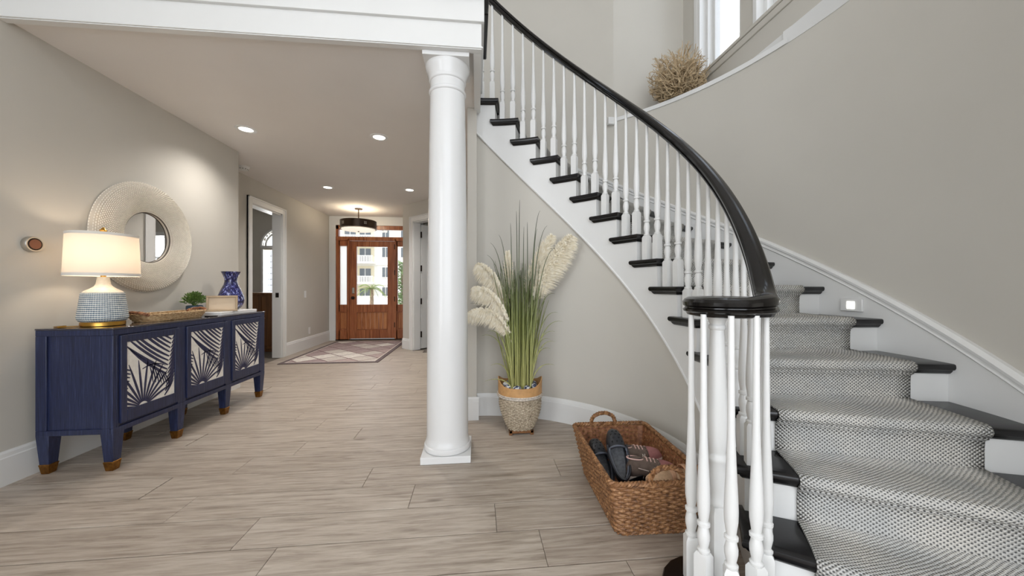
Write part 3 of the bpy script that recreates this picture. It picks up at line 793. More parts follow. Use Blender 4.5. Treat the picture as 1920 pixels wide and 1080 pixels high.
def palm_panel(PW_, PH_):
    rnd = random.Random(3); blades = []; fan = []
    for i in range(19):                      # big frond along the right edge
        f_ = i / 18; x, y = .245 + .085 * f_, -.02 + .50 * f_
        blades.append((x - .004, y, 2.66 - .16 * f_ + rnd.uniform(-.05, .05), .33 + .03 * rnd.random(), .0150 + .003 * rnd.random(), -.30 + rnd.uniform(-.07, .07)))
        blades.append((x + .004, y, .80 + .12 * f_, .12, .0125, .3))
    blades.append((.24, -.03, 1.40, .56, .005, .0))
    for i in range(13):                      # fan from the bottom centre
        a = .5 + (2.85 - .5) * i / 12
        fan.append((.105 + .035 * math.cos(a), -.02 + .035 * math.sin(a), a, .19 + .07 * math.sin(PI * i / 12), .0135, .25 * (i - 6) / 6))
    for i in range(7):
        fan.append((.15 + .017 * i, .215 - .010 * i, -1.25 + .04 * i, .10, .0075, -.3))
        fan.append((.005 + .004 * i, .10 + .020 * i, 2.9 - .03 * i, .09, .0105, .25))
    fan.append((.10, .215, .35, .17, .008, -1.0))
    m = MB()
    def edge_y(x): return .235 - .36 * (x - .02)          # big frond stays above this line
    for k, b in enumerate(blades + fan):
        l, r_ = blade2d(*b)
        if k < len(blades):
            cut = [i for i in range(len(l)) if l[i][1] < edge_y(l[i][0]) and l[i][0] < .25]
            if cut: l, r_ = l[:cut[0]], r_[:cut[0]]
        for i in range(len(l) - 1):
            q = clip([l[i], l[i + 1], r_[i + 1], r_[i]], 0, PW_, 0, PH_)
            if q: m.add([(0, u, v) for u, v in q], [tuple(range(len(q)))])
    return m
PANW, PANH = .33, .395
leafmesh = None
for i in range(3):
    t0 = 2.252 + i * .4675; t1 = t0 + .40; p0 = t0 + .036; z0, z1 = .262, .768; q0 = .33
    dr = MB(); X0, X1 = CF - .004, CF + .010
    dr.box(X0, X1, t0, p0, z0, z1); dr.box(X0, X1, p0 + PANW, t1, z0, z1); dr.box(X0, X1, p0, p0 + PANW, z0, q0); dr.box(X0, X1, p0, p0 + PANW, q0 + PANH, z1)
    dob = dr.build('door', M['navy'], cs, bevel=.0025)
    MB().box(X0 - .002, CF + .004, p0, p0 + PANW, q0, q0 + PANH).build('ivory_panel', M['ivory'], dob)
    if leafmesh is None:
        leafmesh = palm_panel(PANW, PANH).mesh('leaf_inlay', M['navy_leaf'], False)
    lo = bpy.data.objects.new('leaf_inlay', leafmesh); COL.objects.link(lo); attach(lo, dob)
    lo.location = (CF + .0043, p0, q0); lo['kind'] = 'stuff'
    so = lo.modifiers.new('thick', 'SOLIDIFY'); so.thickness = .0025; so.offset = 0
def leg(x, t):
    w = MB(); a, b = .033, .020
    w.rings([[Vector((x + px * q, t + py * q, z)) for px, py in ((-1, -1), (1, -1), (1, 1), (-1, 1))] for z, q in ((.045, b + .003), (CZ0 + .005, a))])
    o = w.build('leg', M['navy'], cs, bevel=.002)
    w = MB(); w.rings([[Vector((x + px * q, t + py * q, z)) for px, py in ((-1, -1), (1, -1), (1, 1), (-1, 1))] for z, q in ((0, b - .002), (.006, b), (.045, b + .005), (.052, b + .007), (.056, b + .003))])
    w.build('foot_cap', M['bronze'], o, bevel=.0015)
for i in range(4): leg(CF - .033, [C0 + .033, C0 + .4705, C0 + .938, C1 - .033][i])
for t in (C0 + .033, C0 + .4705, C0 + .938, C1 - .033): leg(CB + .033, t)

# ------------------------------------------------------------------ table lamp
LX, LY, LZ = -2.245, 2.375, .8155
lm = root('table_lamp', (LX, LY, LZ), 'table lamp with white drum shade and blue ribbed ceramic body', 'lamp')
MB().lathe([(.09, 0), (.094, .003), (.094, .022), (.09, .026), (.02, .026)], (LX, LY, LZ), 40).build('base', M['gold'], lm)
def m_ceramic():
    k = NT('ribbed_ceramic'); tc = k.n('ShaderNodeTexCoord'); sp = k.n('ShaderNodeSeparateXYZ'); k.l(tc.outputs['Object'], sp.inputs[0])
    sn = k.math('SINE', k.math('MULTIPLY', sp.outputs[2], 2 * PI / .0118))
    at = k.math('ARCTAN2', k.math('SUBTRACT', sp.outputs[1], LY), k.math('SUBTRACT', sp.outputs[0], LX))
    sn2 = k.math('SINE', k.math('MULTIPLY', at, 60.0))
    v = k.math('ADD', k.math('MULTIPLY', sn, .8), k.math('MULTIPLY', sn2, .35))
    nz = k.noise(tc.outputs['Object'], 60, 2); v = k.math('ADD', v, k.math('MULTIPLY', k.math('SUBTRACT', nz, .5), 1.2))
    c = k.ramp(k.math('ADD', k.math('MULTIPLY', v, .5), .5), [(.2, srgb(84, 104, 122)), (.45, srgb(150, 166, 178)), (.62, srgb(226, 226, 220))])
    g = k.ramp(k.math('MULTIPLY', sp.outputs[2], 1.0), [(0, (1, 1, 1, 1)), (1, (1, 1, 1, 1))])
    k.col(c); k.bump(v, .4, .003); return k.set(.5)
M['ceramic'] = m_ceramic()
prof = [(.09, .026), (.098, .03), (.106, .045)]
for i in range(16):
    f_ = i / 15; prof.append((.1065 - .0165 * f_ + (.0014 if i % 2 else 0), .05 + .145 * f_))
MB().lathe(prof + [(.086, .198)], (LX, LY, LZ), 48).build('body', M['ceramic'], lm)
MB().lathe([(.088, .196), (.078, .208), (.055, .222), (.038, .236), (.031, .25), (.028, .27), (.026, .285), (.026, .292)], (LX, LY, LZ), 40).build('shoulder', simple('cream_ceramic', srgb(226, 218, 202), .45, var=.06, nscale=50), lm)
MB().lathe([(.012, .29), (.012, .315), (.018, .318), (.018, .34), (.006, .345), (.006, .56), (.014, .565), (.016, .575), (.008, .585), (.004, .592)], (LX, LY, LZ), 16).build('stem_and_finial', M['gold'], lm)
k = NT('linen_shade'); out = k.t.nodes['Material Output']
df = k.n('ShaderNodeBsdfDiffuse'); tl = k.n('ShaderNodeBsdfTranslucent'); mx = k.n('ShaderNodeMixShader')
df.inputs[0].default_value = srgb(240, 236, 228); tl.inputs[0].default_value = srgb(196, 186, 172); mx.inputs[0].default_value = .5
k.l(df.outputs[0], mx.inputs[1]); k.l(tl.outputs[0], mx.inputs[2]); k.l(mx.outputs[0], out.inputs[0]); M['shade'] = k.m
sb, stp = .298, .552
MB().lathe([(.158, sb), (.149, stp)], (LX, LY, LZ), 64, cap=False).build('shade', M['shade'], lm)
M['tape'] = simple('shade_tape', srgb(226, 222, 214), .8)
for r_, z in ((.1582, sb), (.1492, stp)):
    w = MB(); w.rings([[Vector((LX + (r_ + dx) * math.cos(2 * PI * j / 64), LY + (r_ + dx) * math.sin(2 * PI * j / 64), LZ + z + dz)) for dx, dz in ((-.001, -.001), (.0012, -.001), (.0012, .016 if z == sb else -.016), (-.001, .016 if z == sb else -.016))] for j in range(64)], True, False, True)
    w.build('shade_trim', M['tape'], lm)
w = MB()
for j in range(3):
    a = 2 * PI * j / 3; w.tube([(LX + .008 * math.cos(a), LY + .008 * math.sin(a), LZ + .545), (LX + .148 * math.cos(a), LY + .148 * math.sin(a), LZ + .545)], .002, 5)
w.build('shade_spider', M['gold'], lm)
lo = lamp('table_lamp_bulb', 'POINT', (LX, LY, LZ + .43), (0, 0, 0), 3.0, (1, .80, .60), .04); attach(lo, lm); lo.location = (LX, LY, LZ + .43)

# ------------------------------------------------------------------ round mirror
MX, MY, MZ = SL, 2.93, 1.42
mr = root('round_mirror', (MX, MY, MZ - .4), 'round wall mirror with wide cream beaded frame above the console', 'mirror')
def mp(r_, a, h): return Vector((MX + h, MY + r_ * math.cos(a), MZ + r_ * math.sin(a)))
fprof = [(.187, .0), (.187, .022), (.20, .032), (.26, .048), (.32, .050), (.375, .040), (.40, .022), (.405, .004), (.40, .0)]
w = MB(); w.rings([[mp(r_, 2 * PI * j / 72, h) for r_, h in fprof] for j in range(72)], True, False, True)
M['cream'] = simple('cream_bead', srgb(244, 238, 226), .45, var=.06, nscale=40)
w.build('frame', simple('taupe_backing', srgb(206, 196, 180), .7), mr)
w = MB(); b8 = None
RR = 24
for i in range(RR):
    f_ = i / (RR - 1); r_ = .193 + (.404 - .193) * f_
    for a, b in zip(fprof[1:], fprof[2:]):
        if a[0] <= r_ <= b[0] + 1e-6: h = a[1] + (b[1] - a[1]) * (r_ - a[0]) / (b[0] - a[0] + 1e-9)
    nb_ = 128; sz = .0046 * (.75 + .5 * f_)
    for j in range(nb_):
        a = 2 * PI * (j + .5 * (i % 2)) / nb_; c = mp(r_, a, h + .002)
        er = Vector((0, math.cos(a), math.sin(a))); et = Vector((0, -math.sin(a), math.cos(a))); ex = Vector((1, 0, 0))
        wt = PI * r_ / nb_ * .92
        pts = [c + er * .0042, c + et * wt, c - er * .0042, c - et * wt, c + ex * .0042 + er * .001]
        w.add(pts, [(0, 1, 4), (1, 2, 4), (2, 3, 4), (3, 0, 4)])
o = w.build('beads', M['cream'], mr, smooth=False); o['kind'] = 'stuff'
w = MB(); w.lathe([(.19, 0), (.19, .006), (.0005, .006)], seg=48, mat=Matrix.Translation((MX + .002, MY, MZ)) @ Matrix.Rotation(PI / 2, 4, 'Y'))
k = NT('mirror_glass'); k.col((.9, .9, .9, 1)); M['mirror'] = k.set(.01, metal=1.0)
w.build('glass', M['mirror'], mr)
MB().tube([mp(.187, 2 * PI * j / 64, .020) for j in range(64)], .004, 6, closed=True).build('inner_ring', simple('dark_ring', srgb(70, 60, 50), .5), mr)

# ------------------------------------------------------------------ wall devices
th = root('thermostat', (SL, 2.235, 1.246), 'round steel thermostat with copper face on the left wall', 'thermostat')
tm = Matrix.Translation((SL, 2.235, 1.286)) @ Matrix.Rotation(PI / 2, 4, 'Y')
MB().lathe([(.040, 0), (.043, .004), (.043, .024), (.040, .029), (.033, .029)], seg=32, mat=tm).build('ring', M['nickel'], th)
MB().lathe([(.035, .026), (.034, .0295), (.027, .0300)], seg=32, mat=tm).build('bezel', M['hardware'], th)
MB().lathe([(.028, .028), (.027, .031), (.001, .031)], seg=32, mat=tm).build('face', simple('copper_face', srgb(124, 74, 52), .3, var=.05), th)
def wall_plate(name, label, cat, t, z, kind):
    r = root(name, (SH, t, z - .06), label, cat)
    MB().box(SH, SH + .006, t - .036, t + .036, z - .058, z + .058).build('plate', M['white'], r, bevel=.003)
    if kind == 'switch': MB().box(SH + .006, SH + .010, t - .016, t + .016, z - .033, z + .033).build('rocker', M['white'], r, bevel=.002)
    else:
        for dz in (-.02, .02): MB().box(SH + .006, SH + .008, t - .015, t + .015, z + dz - .013, z + dz + .013).build('socket', M['ceiling'], r, bevel=.003)
wall_plate('light_switch', 'white light switch on the hall wall left of the front door', 'switch', 6.35, .935, 'switch')
wall_plate('power_outlet', 'white power outlet low on the hall wall above the baseboard', 'outlet', 6.5, .30, 'outlet')
sd = root('smoke_detector', (-2.73, 4.45, CEIL - .045), 'small white smoke detector on the ceiling above the doorway', 'smoke detector')
MB().lathe([(.02, -.045), (.045, -.042), (.055, -.03), (.06, -.012), (.065, -.008), (.065, 0)], (-2.73, 4.45, CEIL), 28).build('housing', M['white'], sd)
w = MB()
for j in range(12):
    a = 2 * PI * j / 12; w.box(-.006, .006, -.002, .002, -.014, 0, Matrix.Translation((-2.73 + .052 * math.cos(a), 4.45 + .052 * math.sin(a), CEIL - .022)) @ Matrix.Rotation(a + PI / 2, 4, 'Z'))
w.build('vents', M['hardware'], sd)
k = NT('warm_lens'); k.col((1, 1, 1, 1)); M['warm_lens'] = k.set(.5, emis=(1, .93, .82, 1), es=6.0)
for (x, y, lab) in ((-2.06, 3.40, 'recessed ceiling light nearest the mirror wall'), (-.917, 3.455, 'recessed ceiling light nearest the white column'), (-2.10, 5.25, 'recessed ceiling light farther back on the left, before the pendant'), (-.97, 5.27, 'recessed ceiling light above the angled white door')):
    r = root('recessed_light', (x, y, CEIL - .006), lab, 'ceiling light', 'recessed lights in the hall ceiling')
    MB().lathe([(.052, -.001), (.056, -.006), (.080, -.005), (.084, 0), (.052, 0)], (x, y, CEIL), 32).build('trim_ring', M['white'], r)
    MB().lathe([(.053, -.0005), (.053, -.0035), (.001, -.0035)], (x, y, CEIL), 28).build('lens', M['warm_lens'], r)
    l_ = lamp('recessed_light_lamp', 'SPOT', (x, y, CEIL - .012), (0, 0, 0), 74, (1, .95, .90), .05, spot_size=2.35, spot_blend=1.0); attach(l_, r); l_.location = (x, y, CEIL - .012)

# ------------------------------------------------------------------ pendant
PX, PY = -2.11, 6.6
pd = root('pendant_light', (PX, PY, 2.05), 'bronze drum pendant light hanging before the front door', 'ceiling light')
M['bronze_dark'] = simple('dark_bronze_drum', srgb(66, 52, 40), .3, metal=.55, var=.1)
MB().lathe([(.065, 2.45), (.068, 2.453), (.068, CEIL), (.02, CEIL)], (PX, PY, 0), 28).build('canopy', M['bronze_dark'], pd)
MB().lathe([(.009, 2.23), (.009, 2.452)], (PX, PY, 0), 12).build('rod', M['bronze_dark'], pd)
w = MB(); w.rings([[Vector((PX + r_ * math.cos(2 * PI * j / 56), PY + r_ * math.sin(2 * PI * j / 56), z)) for r_, z in ((.30, 2.10), (.303, 2.10), (.305, 2.24), (.30, 2.24))] for j in range(56)], True, False, True)
w.build('drum_band', M['bronze_dark'], pd)
w = MB()
for z in (2.10,): w.tube([(PX + .304 * math.cos(2 * PI * j / 56), PY + .304 * math.sin(2 * PI * j / 56), z) for j in range(56)], .006, 6, closed=True)
w.build('band_trim', M['nickel'], pd)
k = NT('pendant_diffuser'); k.col((.9, .86, .78, 1)); M['diff'] = k.set(.5, emis=(1, .9, .75, 1), es=.75)
MB().lathe([(.285, 2.095), (.27, 2.075), (.15, 2.062), (.001, 2.058)], (PX, PY, 0), 40).build('diffuser', M['diff'], pd)
MB().lathe([(.014, 2.046), (.014, 2.06)], (PX, PY, 0), 12).build('finial', M['bronze_dark'], pd)
for a in (-.9, -2.2, .7, 2.3):
    mt = Matrix.Translation((PX + .305 * math.cos(a), PY + .305 * math.sin(a), 2.175)) @ Matrix.Rotation(a, 4, 'Z')
    w = MB()
    for dy in (-.013, .013):
        for dz in (-.013, .013): w.box(-.002, .004, dy - .010, dy + .010, dz - .010, dz + .010, mt)
    w.build('square_ornament', M['nickel'], pd)
l_ = lamp('pendant_lamp', 'POINT', (PX, PY, 2.30), (0, 0, 0), 9, (1, .84, .62), .12); attach(l_, pd); l_.location = (PX, PY, 2.30)

# ------------------------------------------------------------------ rug
def m_rug():
    k = NT('faded_patch_rug'); v = k.coord('Object', (1, 1, 1), (0, 0, .0))
    mpn = k.n('ShaderNodeMapping'); mpn.inputs['Rotation'].default_value = (0, 0, PI / 4); mpn.inputs['Scale'].default_value = (3.4, 3.4, 1); k.l(v, mpn.inputs[0])
    vo = k.n('ShaderNodeTexVoronoi'); vo.inputs['Randomness'].default_value = 0; vo.distance = 'CHEBYCHEV'; vo.inputs['Scale'].default_value = 1.0
    k.l(mpn.outputs[0], vo.inputs['Vector'])
    sp = k.n('ShaderNodeSeparateXYZ'); k.l(vo.outputs['Color'], sp.inputs[0])
    c = k.ramp(sp.outputs[0], [(0, srgb(184, 166, 162)), (.3, srgb(206, 198, 190)), (.5, srgb(176, 158, 156)), (.75, srgb(226, 220, 212)), (.9, srgb(170, 152, 152))], 'CONSTANT')
    n_ = k.noise(v, 26, 4); c = k.mix(.45, c, k.ramp(n_, [(.35, (.62, .57, .56, 1)), (.65, (1.05, 1.03, 1, 1))]), 'MULTIPLY')
    e = k.ramp(vo.outputs['Distance'], [(.455, (0, 0, 0, 1)), (.475, (1, 1, 1, 1))]); c = k.mix(e, c, srgb(128, 106, 106))
    k.col(c); k.bump(k.noise(v, 300, 2), .3, .003); return k.set(.95, spec=.1)
rg = root('entry_rug', (-2.05, 6.15, 0), 'faded pink and ivory diamond patterned rug before the front door', 'rug')
rx0, rx1, ry0, ry1 = -2.70, -1.37, 5.11, 7.18
MB().box(rx0 + .06, rx1 - .06, ry0 + .06, ry1 - .06, .001, .009).build('field', m_rug(), rg)
w = MB()
for b_ in ((rx0, rx1, ry0, ry0 + .06), (rx0, rx1, ry1 - .06, ry1), (rx0, rx0 + .06, ry0 + .06, ry1 - .06), (rx1 - .06, rx1, ry0 + .06, ry1 - .06)): w.box(b_[0], b_[1], b_[2], b_[3], .001, .0085)
w.build('border', simple('rug_border', srgb(112, 98, 98), .95, var=.2, nscale=60), rg)
w = MB()
for b_ in ((rx0 + .06, rx1 - .06, ry0 + .06, ry0 + .075), (rx0 + .06, rx1 - .06, ry1 - .075, ry1 - .06), (rx0 + .06, rx0 + .075, ry0 + .075, ry1 - .075), (rx1 - .075, rx1 - .06, ry0 + .075, ry1 - .075)): w.box(b_[0], b_[1], b_[2], b_[3], .001, .0095)
w.build('ivory_stripe', simple('rug_stripe', srgb(220, 210, 200), .95), rg)

# ------------------------------------------------------------------ things on the console
def m_wicker(name, a, b, c, scale=60):
    k = NT(name); v = k.coord(); n_ = k.noise(v, scale, 3, .6); n2 = k.noise(v, 9, 2)
    cc = k.ramp(n_, [(.3, a), (.5, b), (.72, c)]); k.col(k.mix(.35, cc, k.ramp(n2, [(.3, (.62, .58, .52, 1)), (.7, (1.1, 1.08, 1.05, 1))]), 'MULTIPLY')); return k.set(.6)
M['wicker'] = m_wicker('honey_wicker', srgb(84, 54, 30), srgb(138, 96, 60), srgb(180, 138, 96))
M['rattan'] = m_wicker('tan_rattan', srgb(150, 116, 80), srgb(190, 160, 120), srgb(214, 190, 152))
M['seagrass'] = m_wicker('grey_seagrass', srgb(120, 106, 88), srgb(178, 164, 142), srgb(210, 198, 178), 90)
M['copper_wicker'] = m_wicker('reddish_wicker', srgb(92, 54, 32), srgb(142, 92, 60), srgb(172, 124, 86))
def twisted(m, path, r_, strands=2, turns=8, tr=None):
    n_ = len(path); tr = tr or r_ * .62
    for s_ in range(strands):
        pts = []
        for i, p in enumerate(path):
            t = (path[min(i + 1, n_ - 1)] - path[max(i - 1, 0)]).normalized(); x = t.orthogonal()
            up = Vector((0, 0, 1)) if abs(t.z) < .8 else Vector((1, 0, 0)); x = t.cross(up).normalized(); y = x.cross(t)
            a = 2 * PI * (s_ / strands + turns * i / n_); pts.append(p + x * math.cos(a) * r_ * .6 + y * math.sin(a) * r_ * .6)
        m.tube(pts, tr, 5)
def rrect(hx, hy, rad, n_=96):
    pts = []; 
    per = 4 * (hx + hy) - 8 * rad + 2 * PI * rad
    for i in range(n_):
        d = per * i / n_
        segs = [(2 * hy - 2 * rad, 'R'), (PI / 2 * rad, 'c0'), (2 * hx - 2 * rad, 'T'), (PI / 2 * rad, 'c1'), (2 * hy - 2 * rad, 'L'), (PI / 2 * rad, 'c2'), (2 * hx - 2 * rad, 'B'), (PI / 2 * rad, 'c3')]
        for L, kd in segs:
            if d <= L: break
            d -= L
        if kd == 'R': p = (hx, -hy + rad + d, 1, 0)
        elif kd == 'T': p = (hx - rad - d, hy, 0, 1)
        elif kd == 'L': p = (-hx, hy - rad - d, -1, 0)
        elif kd == 'B': p = (-hx + rad + d, -hy, 0, -1)
        else:
            q = int(kd[1]); a0 = (0, PI / 2, PI, 1.5 * PI)[q]; cx, cy = ((hx - rad, hy - rad), (-hx + rad, hy - rad), (-hx + rad, -hy + rad), (hx - rad, -hy + rad))[q]
            a = a0 + d / rad; p = (cx + rad * math.cos(a), cy + rad * math.sin(a), math.cos(a), math.sin(a))
        pts.append(p)
    return pts
def woven(m, loopf, rows, stakes, z0, z1, amp, r_, sub=4, wob=0):
    """loopf(f) -> list of (x,y,nx,ny) of length stakes*sub for height fraction f"""
    for k_ in range(rows):
        f_ = (k_ + .5) / rows; lp = loopf(f_); pts = []
        for i, (x, y, nx, ny) in enumerate(lp):
            o_ = amp * math.cos(PI * i / sub + PI * k_); pts.append((x + nx * o_, y + ny * o_, z0 + (z1 - z0) * f_))
        m.tube(pts, r_, 5, closed=True, flat=1.15)
# tray
ty = root('woven_tray', (-2.20, 2.79, .8155), 'long woven rattan tray with twisted handle ends on the console', 'tray')
def tl_(f_): return [(-2.205 + x, 2.79 + y, nx, ny) for x, y, nx, ny in rrect(.075 + .015 * f_, .215 + .03 * f_, .045, 64 * 2)]
w = MB(); woven(w, tl_, 7, 64, .818, .862, .0025, .0034, 2); o = w.build('woven_side', M['rattan'], ty); o['kind'] = 'stuff'
MB().prism([(p[0], p[1]) for p in tl_(0)][::2], .8155, .823).build('tray_base', M['rattan'], ty)
w = MB(); lp = [Vector((p[0], p[1], .866)) for p in tl_(1)]; twisted(w, lp + [lp[0]], .005, 2, 40); w.build('rim', M['rattan'], ty)
for sg in (-1, 1):
    w = MB(); pts = [Vector((-2.205 + .062 * math.cos(PI * i / 16), 2.79 + sg * (.235 + .045 * math.sin(PI * i / 16)), .862 + .02 * math.sin(PI * i / 16))) for i in range(17)]
    twisted(w, pts, .010, 3, 4); w.build('handle', M['copper_wicker'], ty)
# small potted plant
pp = root('small_potted_plant', (-2.365, 3.235, .8155), 'small leafy green plant in a dark blue pot on the console', 'plant')
px, py = -2.365, 3.235
MB().lathe([(.04, 0), (.05, .004), (.058, .04), (.056, .075), (.050, .08), (.046, .07), (.001, .068)], (px, py, .8155), 28).build('pot', simple('slate_blue_glaze', srgb(62, 84, 104), .25, var=.15), pp)
w = MB(); rnd = random.Random(5)
for i in range(520):
    a = rnd.uniform(0, 2 * PI); el = rnd.uniform(.25, 1.5); R_ = rnd.uniform(.05, .098)
    c = Vector((px + R_ * math.cos(a) * math.cos(el), py + R_ * math.sin(a) * math.cos(el), .895 + R_ * 1.15 * math.sin(el)))
    d_ = Vector((math.cos(a) * math.cos(el), math.sin(a) * math.cos(el), math.sin(el) + rnd.uniform(-.3, .3))).normalized(); sd_ = d_.cross(Vector((rnd.uniform(-1, 1), rnd.uniform(-1, 1), 1))).normalized()
    L = rnd.uniform(.009, .016); w.add([c - d_ * L, c + sd_ * L * .5, c + d_ * L, c - sd_ * L * .5], [(0, 1, 2, 3)])
for i in range(40):
    a = rnd.uniform(0, 2 * PI); el = rnd.uniform(.4, 1.5); w.tube([(px, py, .885), (px + .08 * math.cos(a) * math.cos(el), py + .08 * math.sin(a) * math.cos(el), .895 + .09 * math.sin(el))], .0012, 4)
k = NT('plant_leaf'); k.col(k.ramp(k.noise(k.coord(), 70, 2), [(.3, srgb(58, 84, 36)), (.6, srgb(106, 134, 62)), (.8, srgb(150, 166, 92))])); M['leaf'] = k.set(.55)
o = w.build('foliage', M['leaf'], pp, smooth=False); o['kind'] = 'stuff'
# white slab, frame, vase
sbm = MB().box(-2.39, -2.085, 3.13, 3.60, .8155, .843).build('marble_slab', simple('white_marble', srgb(236, 236, 234), .2, var=.05, nscale=4), bevel=.003)
tag(sbm, 'flat white slab lying under the vase on the console', 'slab')
pf = root('picture_frame', (-2.150, 3.235, .8435), 'small beige picture frame leaning in front of the blue vase', 'picture frame')
FMt = Matrix.Translation((-2.150, 3.235, .8435)) @ Matrix.Rotation(.52, 4, 'Z') @ Matrix.Rotation(-.22, 4, 'X')
w = MB(); fw, fh, b_ = .105, .135, .016
for q in ((-fw, fw, 0, b_), (-fw, fw, fh - b_, fh), (-fw, -fw + b_, b_, fh - b_), (fw - b_, fw, b_, fh - b_)): w.box(q[0], q[1], -.008, .008, q[2], q[3], FMt)
w.build('frame', simple('champagne_frame', srgb(160, 138, 108), .4, metal=.2, var=.08), pf, bevel=.002)
MB().box(-fw + b_, fw - b_, .002, .006, b_, fh - b_, FMt).build('mat_board', simple('beige_mat', srgb(204, 184, 158), .7, var=.03), pf)
MB().box(-.02, .02, .006, .010, .0, .11, FMt @ Matrix.Translation((0, 0, .0)) @ Matrix.Rotation(-.35, 4, 'X') @ Matrix.Translation((0, .0, .002))).build('easel', M['hardware'], pf)
def m_vase():
    k = NT('speckled_cobalt'); v = k.coord('Object', (1, 1, .45)); n_ = k.noise(v, 75, 3, .7)
    k.col(k.ramp(n_, [(.3, srgb(16, 16, 46)), (.52, srgb(34, 34, 88)), (.60, srgb(80, 88, 150)), (.67, srgb(168, 176, 214))])); return k.set(.12, coat=.6)
vs_ = MB().lathe([(r_ * 1.13, z) for r_, z in [(.045, 0), (.058, .004), (.072, .02), (.088, .06), (.093, .09), (.088, .12), (.068, .18), (.048, .23), (.042, .26), (.043, .285), (.052, .315), (.064, .345), (.066, .35), (.060, .348), (.05, .31), (.038, .27)]], (-2.28, 3.545, .8435), 40).build('blue_vase', m_vase())
tag(vs_, 'tall dark blue speckled vase at the far end of the console', 'vase')
co = MB().lathe([(.04, 0), (.042, .003), (.042, .006), (.001, .006)], (-2.10, 3.04, .8155), 24).build('coaster', M['black']); tag(co, 'small black coaster near the edge of the console', 'coaster')
cd = MB().tube([(-2.40, 2.33, .819), (-2.40, 2.27, .819), (-2.36, 2.25, .819), (-2.31, 2.30, .819), (-2.29, 2.32, .819)], .003, 5).build('lamp_cord', M['gold']); attach(cd, lm)

# ------------------------------------------------------------------ tall grass planter
GX, GY = .315, 2.575
gp = root('grass_planter', (GX, GY, 0), 'tall ornamental grass with pampas plumes in a woven basket pot', 'plant')
def pl_(f_):
    hb = .082 + .066 * math.sin(min(f_ * 1.15, 1) * PI / 2); sq = max(.02, hb * (.55 + .45 * f_))
    return [(GX + x, GY + y, nx, ny) for x, y, nx, ny in rrect(hb, hb, min(sq, hb * .98), 44 * 2)]
w = MB(); woven(w, pl_, 24, 44, .03, .265, .0035, .0062, 2); o = w.build('woven_pot', M['seagrass'], gp); o['kind'] = 'stuff'
w = MB(); w.rings([[Vector((p[0] - p[2] * .008, p[1] - p[3] * .008, .03 + .26 * f_)) for p in pl_(f_)[::2]] for f_ in (0, .25, .5, .75, 1)]); w.build('pot_liner', simple('pot_inside', srgb(110, 92, 70), .9), gp)
w = MB(); ring = pl_(1.0)
def top_h(i): a = 2 * PI * i / len(ring); return .345 + .05 * max(0, abs(math.cos(a + .1)) ** 6)
w.rings([[Vector((p[0] + p[2] * d_, p[1] + p[3] * d_, z if z < .3 else top_h(i))) for d_, z in ((.004, .262), (.010, .262), (.013, .34), (.007, .34))] for i, p in enumerate(ring)], True, False, True)
w.build('rim_band', simple('tan_leather_band', srgb(196, 150, 98), .6, var=.08, nscale=30), gp)
w = MB()
for r_ in (.268, .280): w.tube([(p[0] + p[2] * (.012 + .003 * math.cos(i * PI)), p[1] + p[3] * .012, r_) for i, p in enumerate(ring)], .006, 5, closed=True)
w.build('pale_braid', simple('pale_braid', srgb(206, 196, 184), .8, var=.2, nscale=80), gp)
w = MB()
for sx in (-1, 1):
    w.box(GX - .088, GX + .088, GY + sx * .075 - .012, GY + sx * .075 + .012, .012, .034); w.box(GX + sx * .075 - .012, GX + sx * .075 + .012, GY - .088, GY + .088, .012, .034)
    for sy in (-1, 1): w.box(GX + sx * .076 - .012, GX + sx * .076 + .012, GY + sy * .076 - .012, GY + sy * .076 + .012, 0, .034)
w.build('wooden_foot', M['brown_wood'], gp, bevel=.003)
M['liner'] = NT('patterned_liner'); k = M['liner']; k.col(k.ramp(k.noise(k.coord(), 45, 2), [(.48, srgb(226, 226, 226)), (.52, srgb(60, 70, 100))])); M['liner'] = k.set(.8)
rnd = random.Random(11)
for i in range(9):
    a = 2 * PI * i / 9 + .2; w = MB(); c = (GX + .105 * math.cos(a), GY + .105 * math.sin(a), .325)
    mt = Matrix.Translation(c) @ Matrix.Rotation(rnd.uniform(0, 3), 4, 'Z') @ Matrix.Diagonal((1.2, .8, 1, 1))
    w.lathe([(.001, -.03), (.022, -.022), (.032, 0), (.025, .02), (.001, .03)], seg=8, mat=mt); w.build('cloth_wad', M['liner'], gp)
def ribbon(m, pts, wd, side=None, twist=0):
    n_ = len(pts); vs = []
    for i, p in enumerate(pts):
        t = (pts[min(i + 1, n_ - 1)] - pts[max(i - 1, 0)]).normalized(); s_ = side if side else Vector((0, 1, 0))
        x = t.cross(s_); x = x.normalized() if x.length > 1e-5 else Vector((1, 0, 0)); h = wd[i] / 2
        mid = t.cross(x).normalized() * h * .35
        vs += [p - x * h, p + mid, p + x * h]
    m.add(vs, [(i * 3 + j, i * 3 + j + 1, i * 3 + j + 4, i * 3 + j + 3) for i in range(n_ - 1) for j in (0, 1)])
rnd = random.Random(21)
w = MB()
for i in range(210):
    a = rnd.uniform(0, 2 * PI); r0_ = .085 * math.sqrt(rnd.random()); lean = rnd.gauss(0, .035); H_ = rnd.uniform(.55, .95)
    bx, by = GX + r0_ * math.cos(a), GY + r0_ * math.sin(a) * .8; az = a + rnd.gauss(0, .5)
    out_ = abs(rnd.gauss(.06, .055)); pts = []
    for j in range(8):
        f_ = j / 7; rr_ = out_ * f_ + .09 * max(0, f_ - .7) ** 1.5 * rnd.uniform(.2, 2)
        pts.append(Vector((bx + rr_ * math.cos(az), min(by + rr_ * math.sin(az) * .5, 2.78), .30 + H_ * f_)))
    ribbon(w, pts, [.011 * (1 - .75 * (j / 7) ** 2) for j in range(8)], Vector((math.cos(rnd.uniform(0, 6)), math.sin(rnd.uniform(0, 6)), 0)))
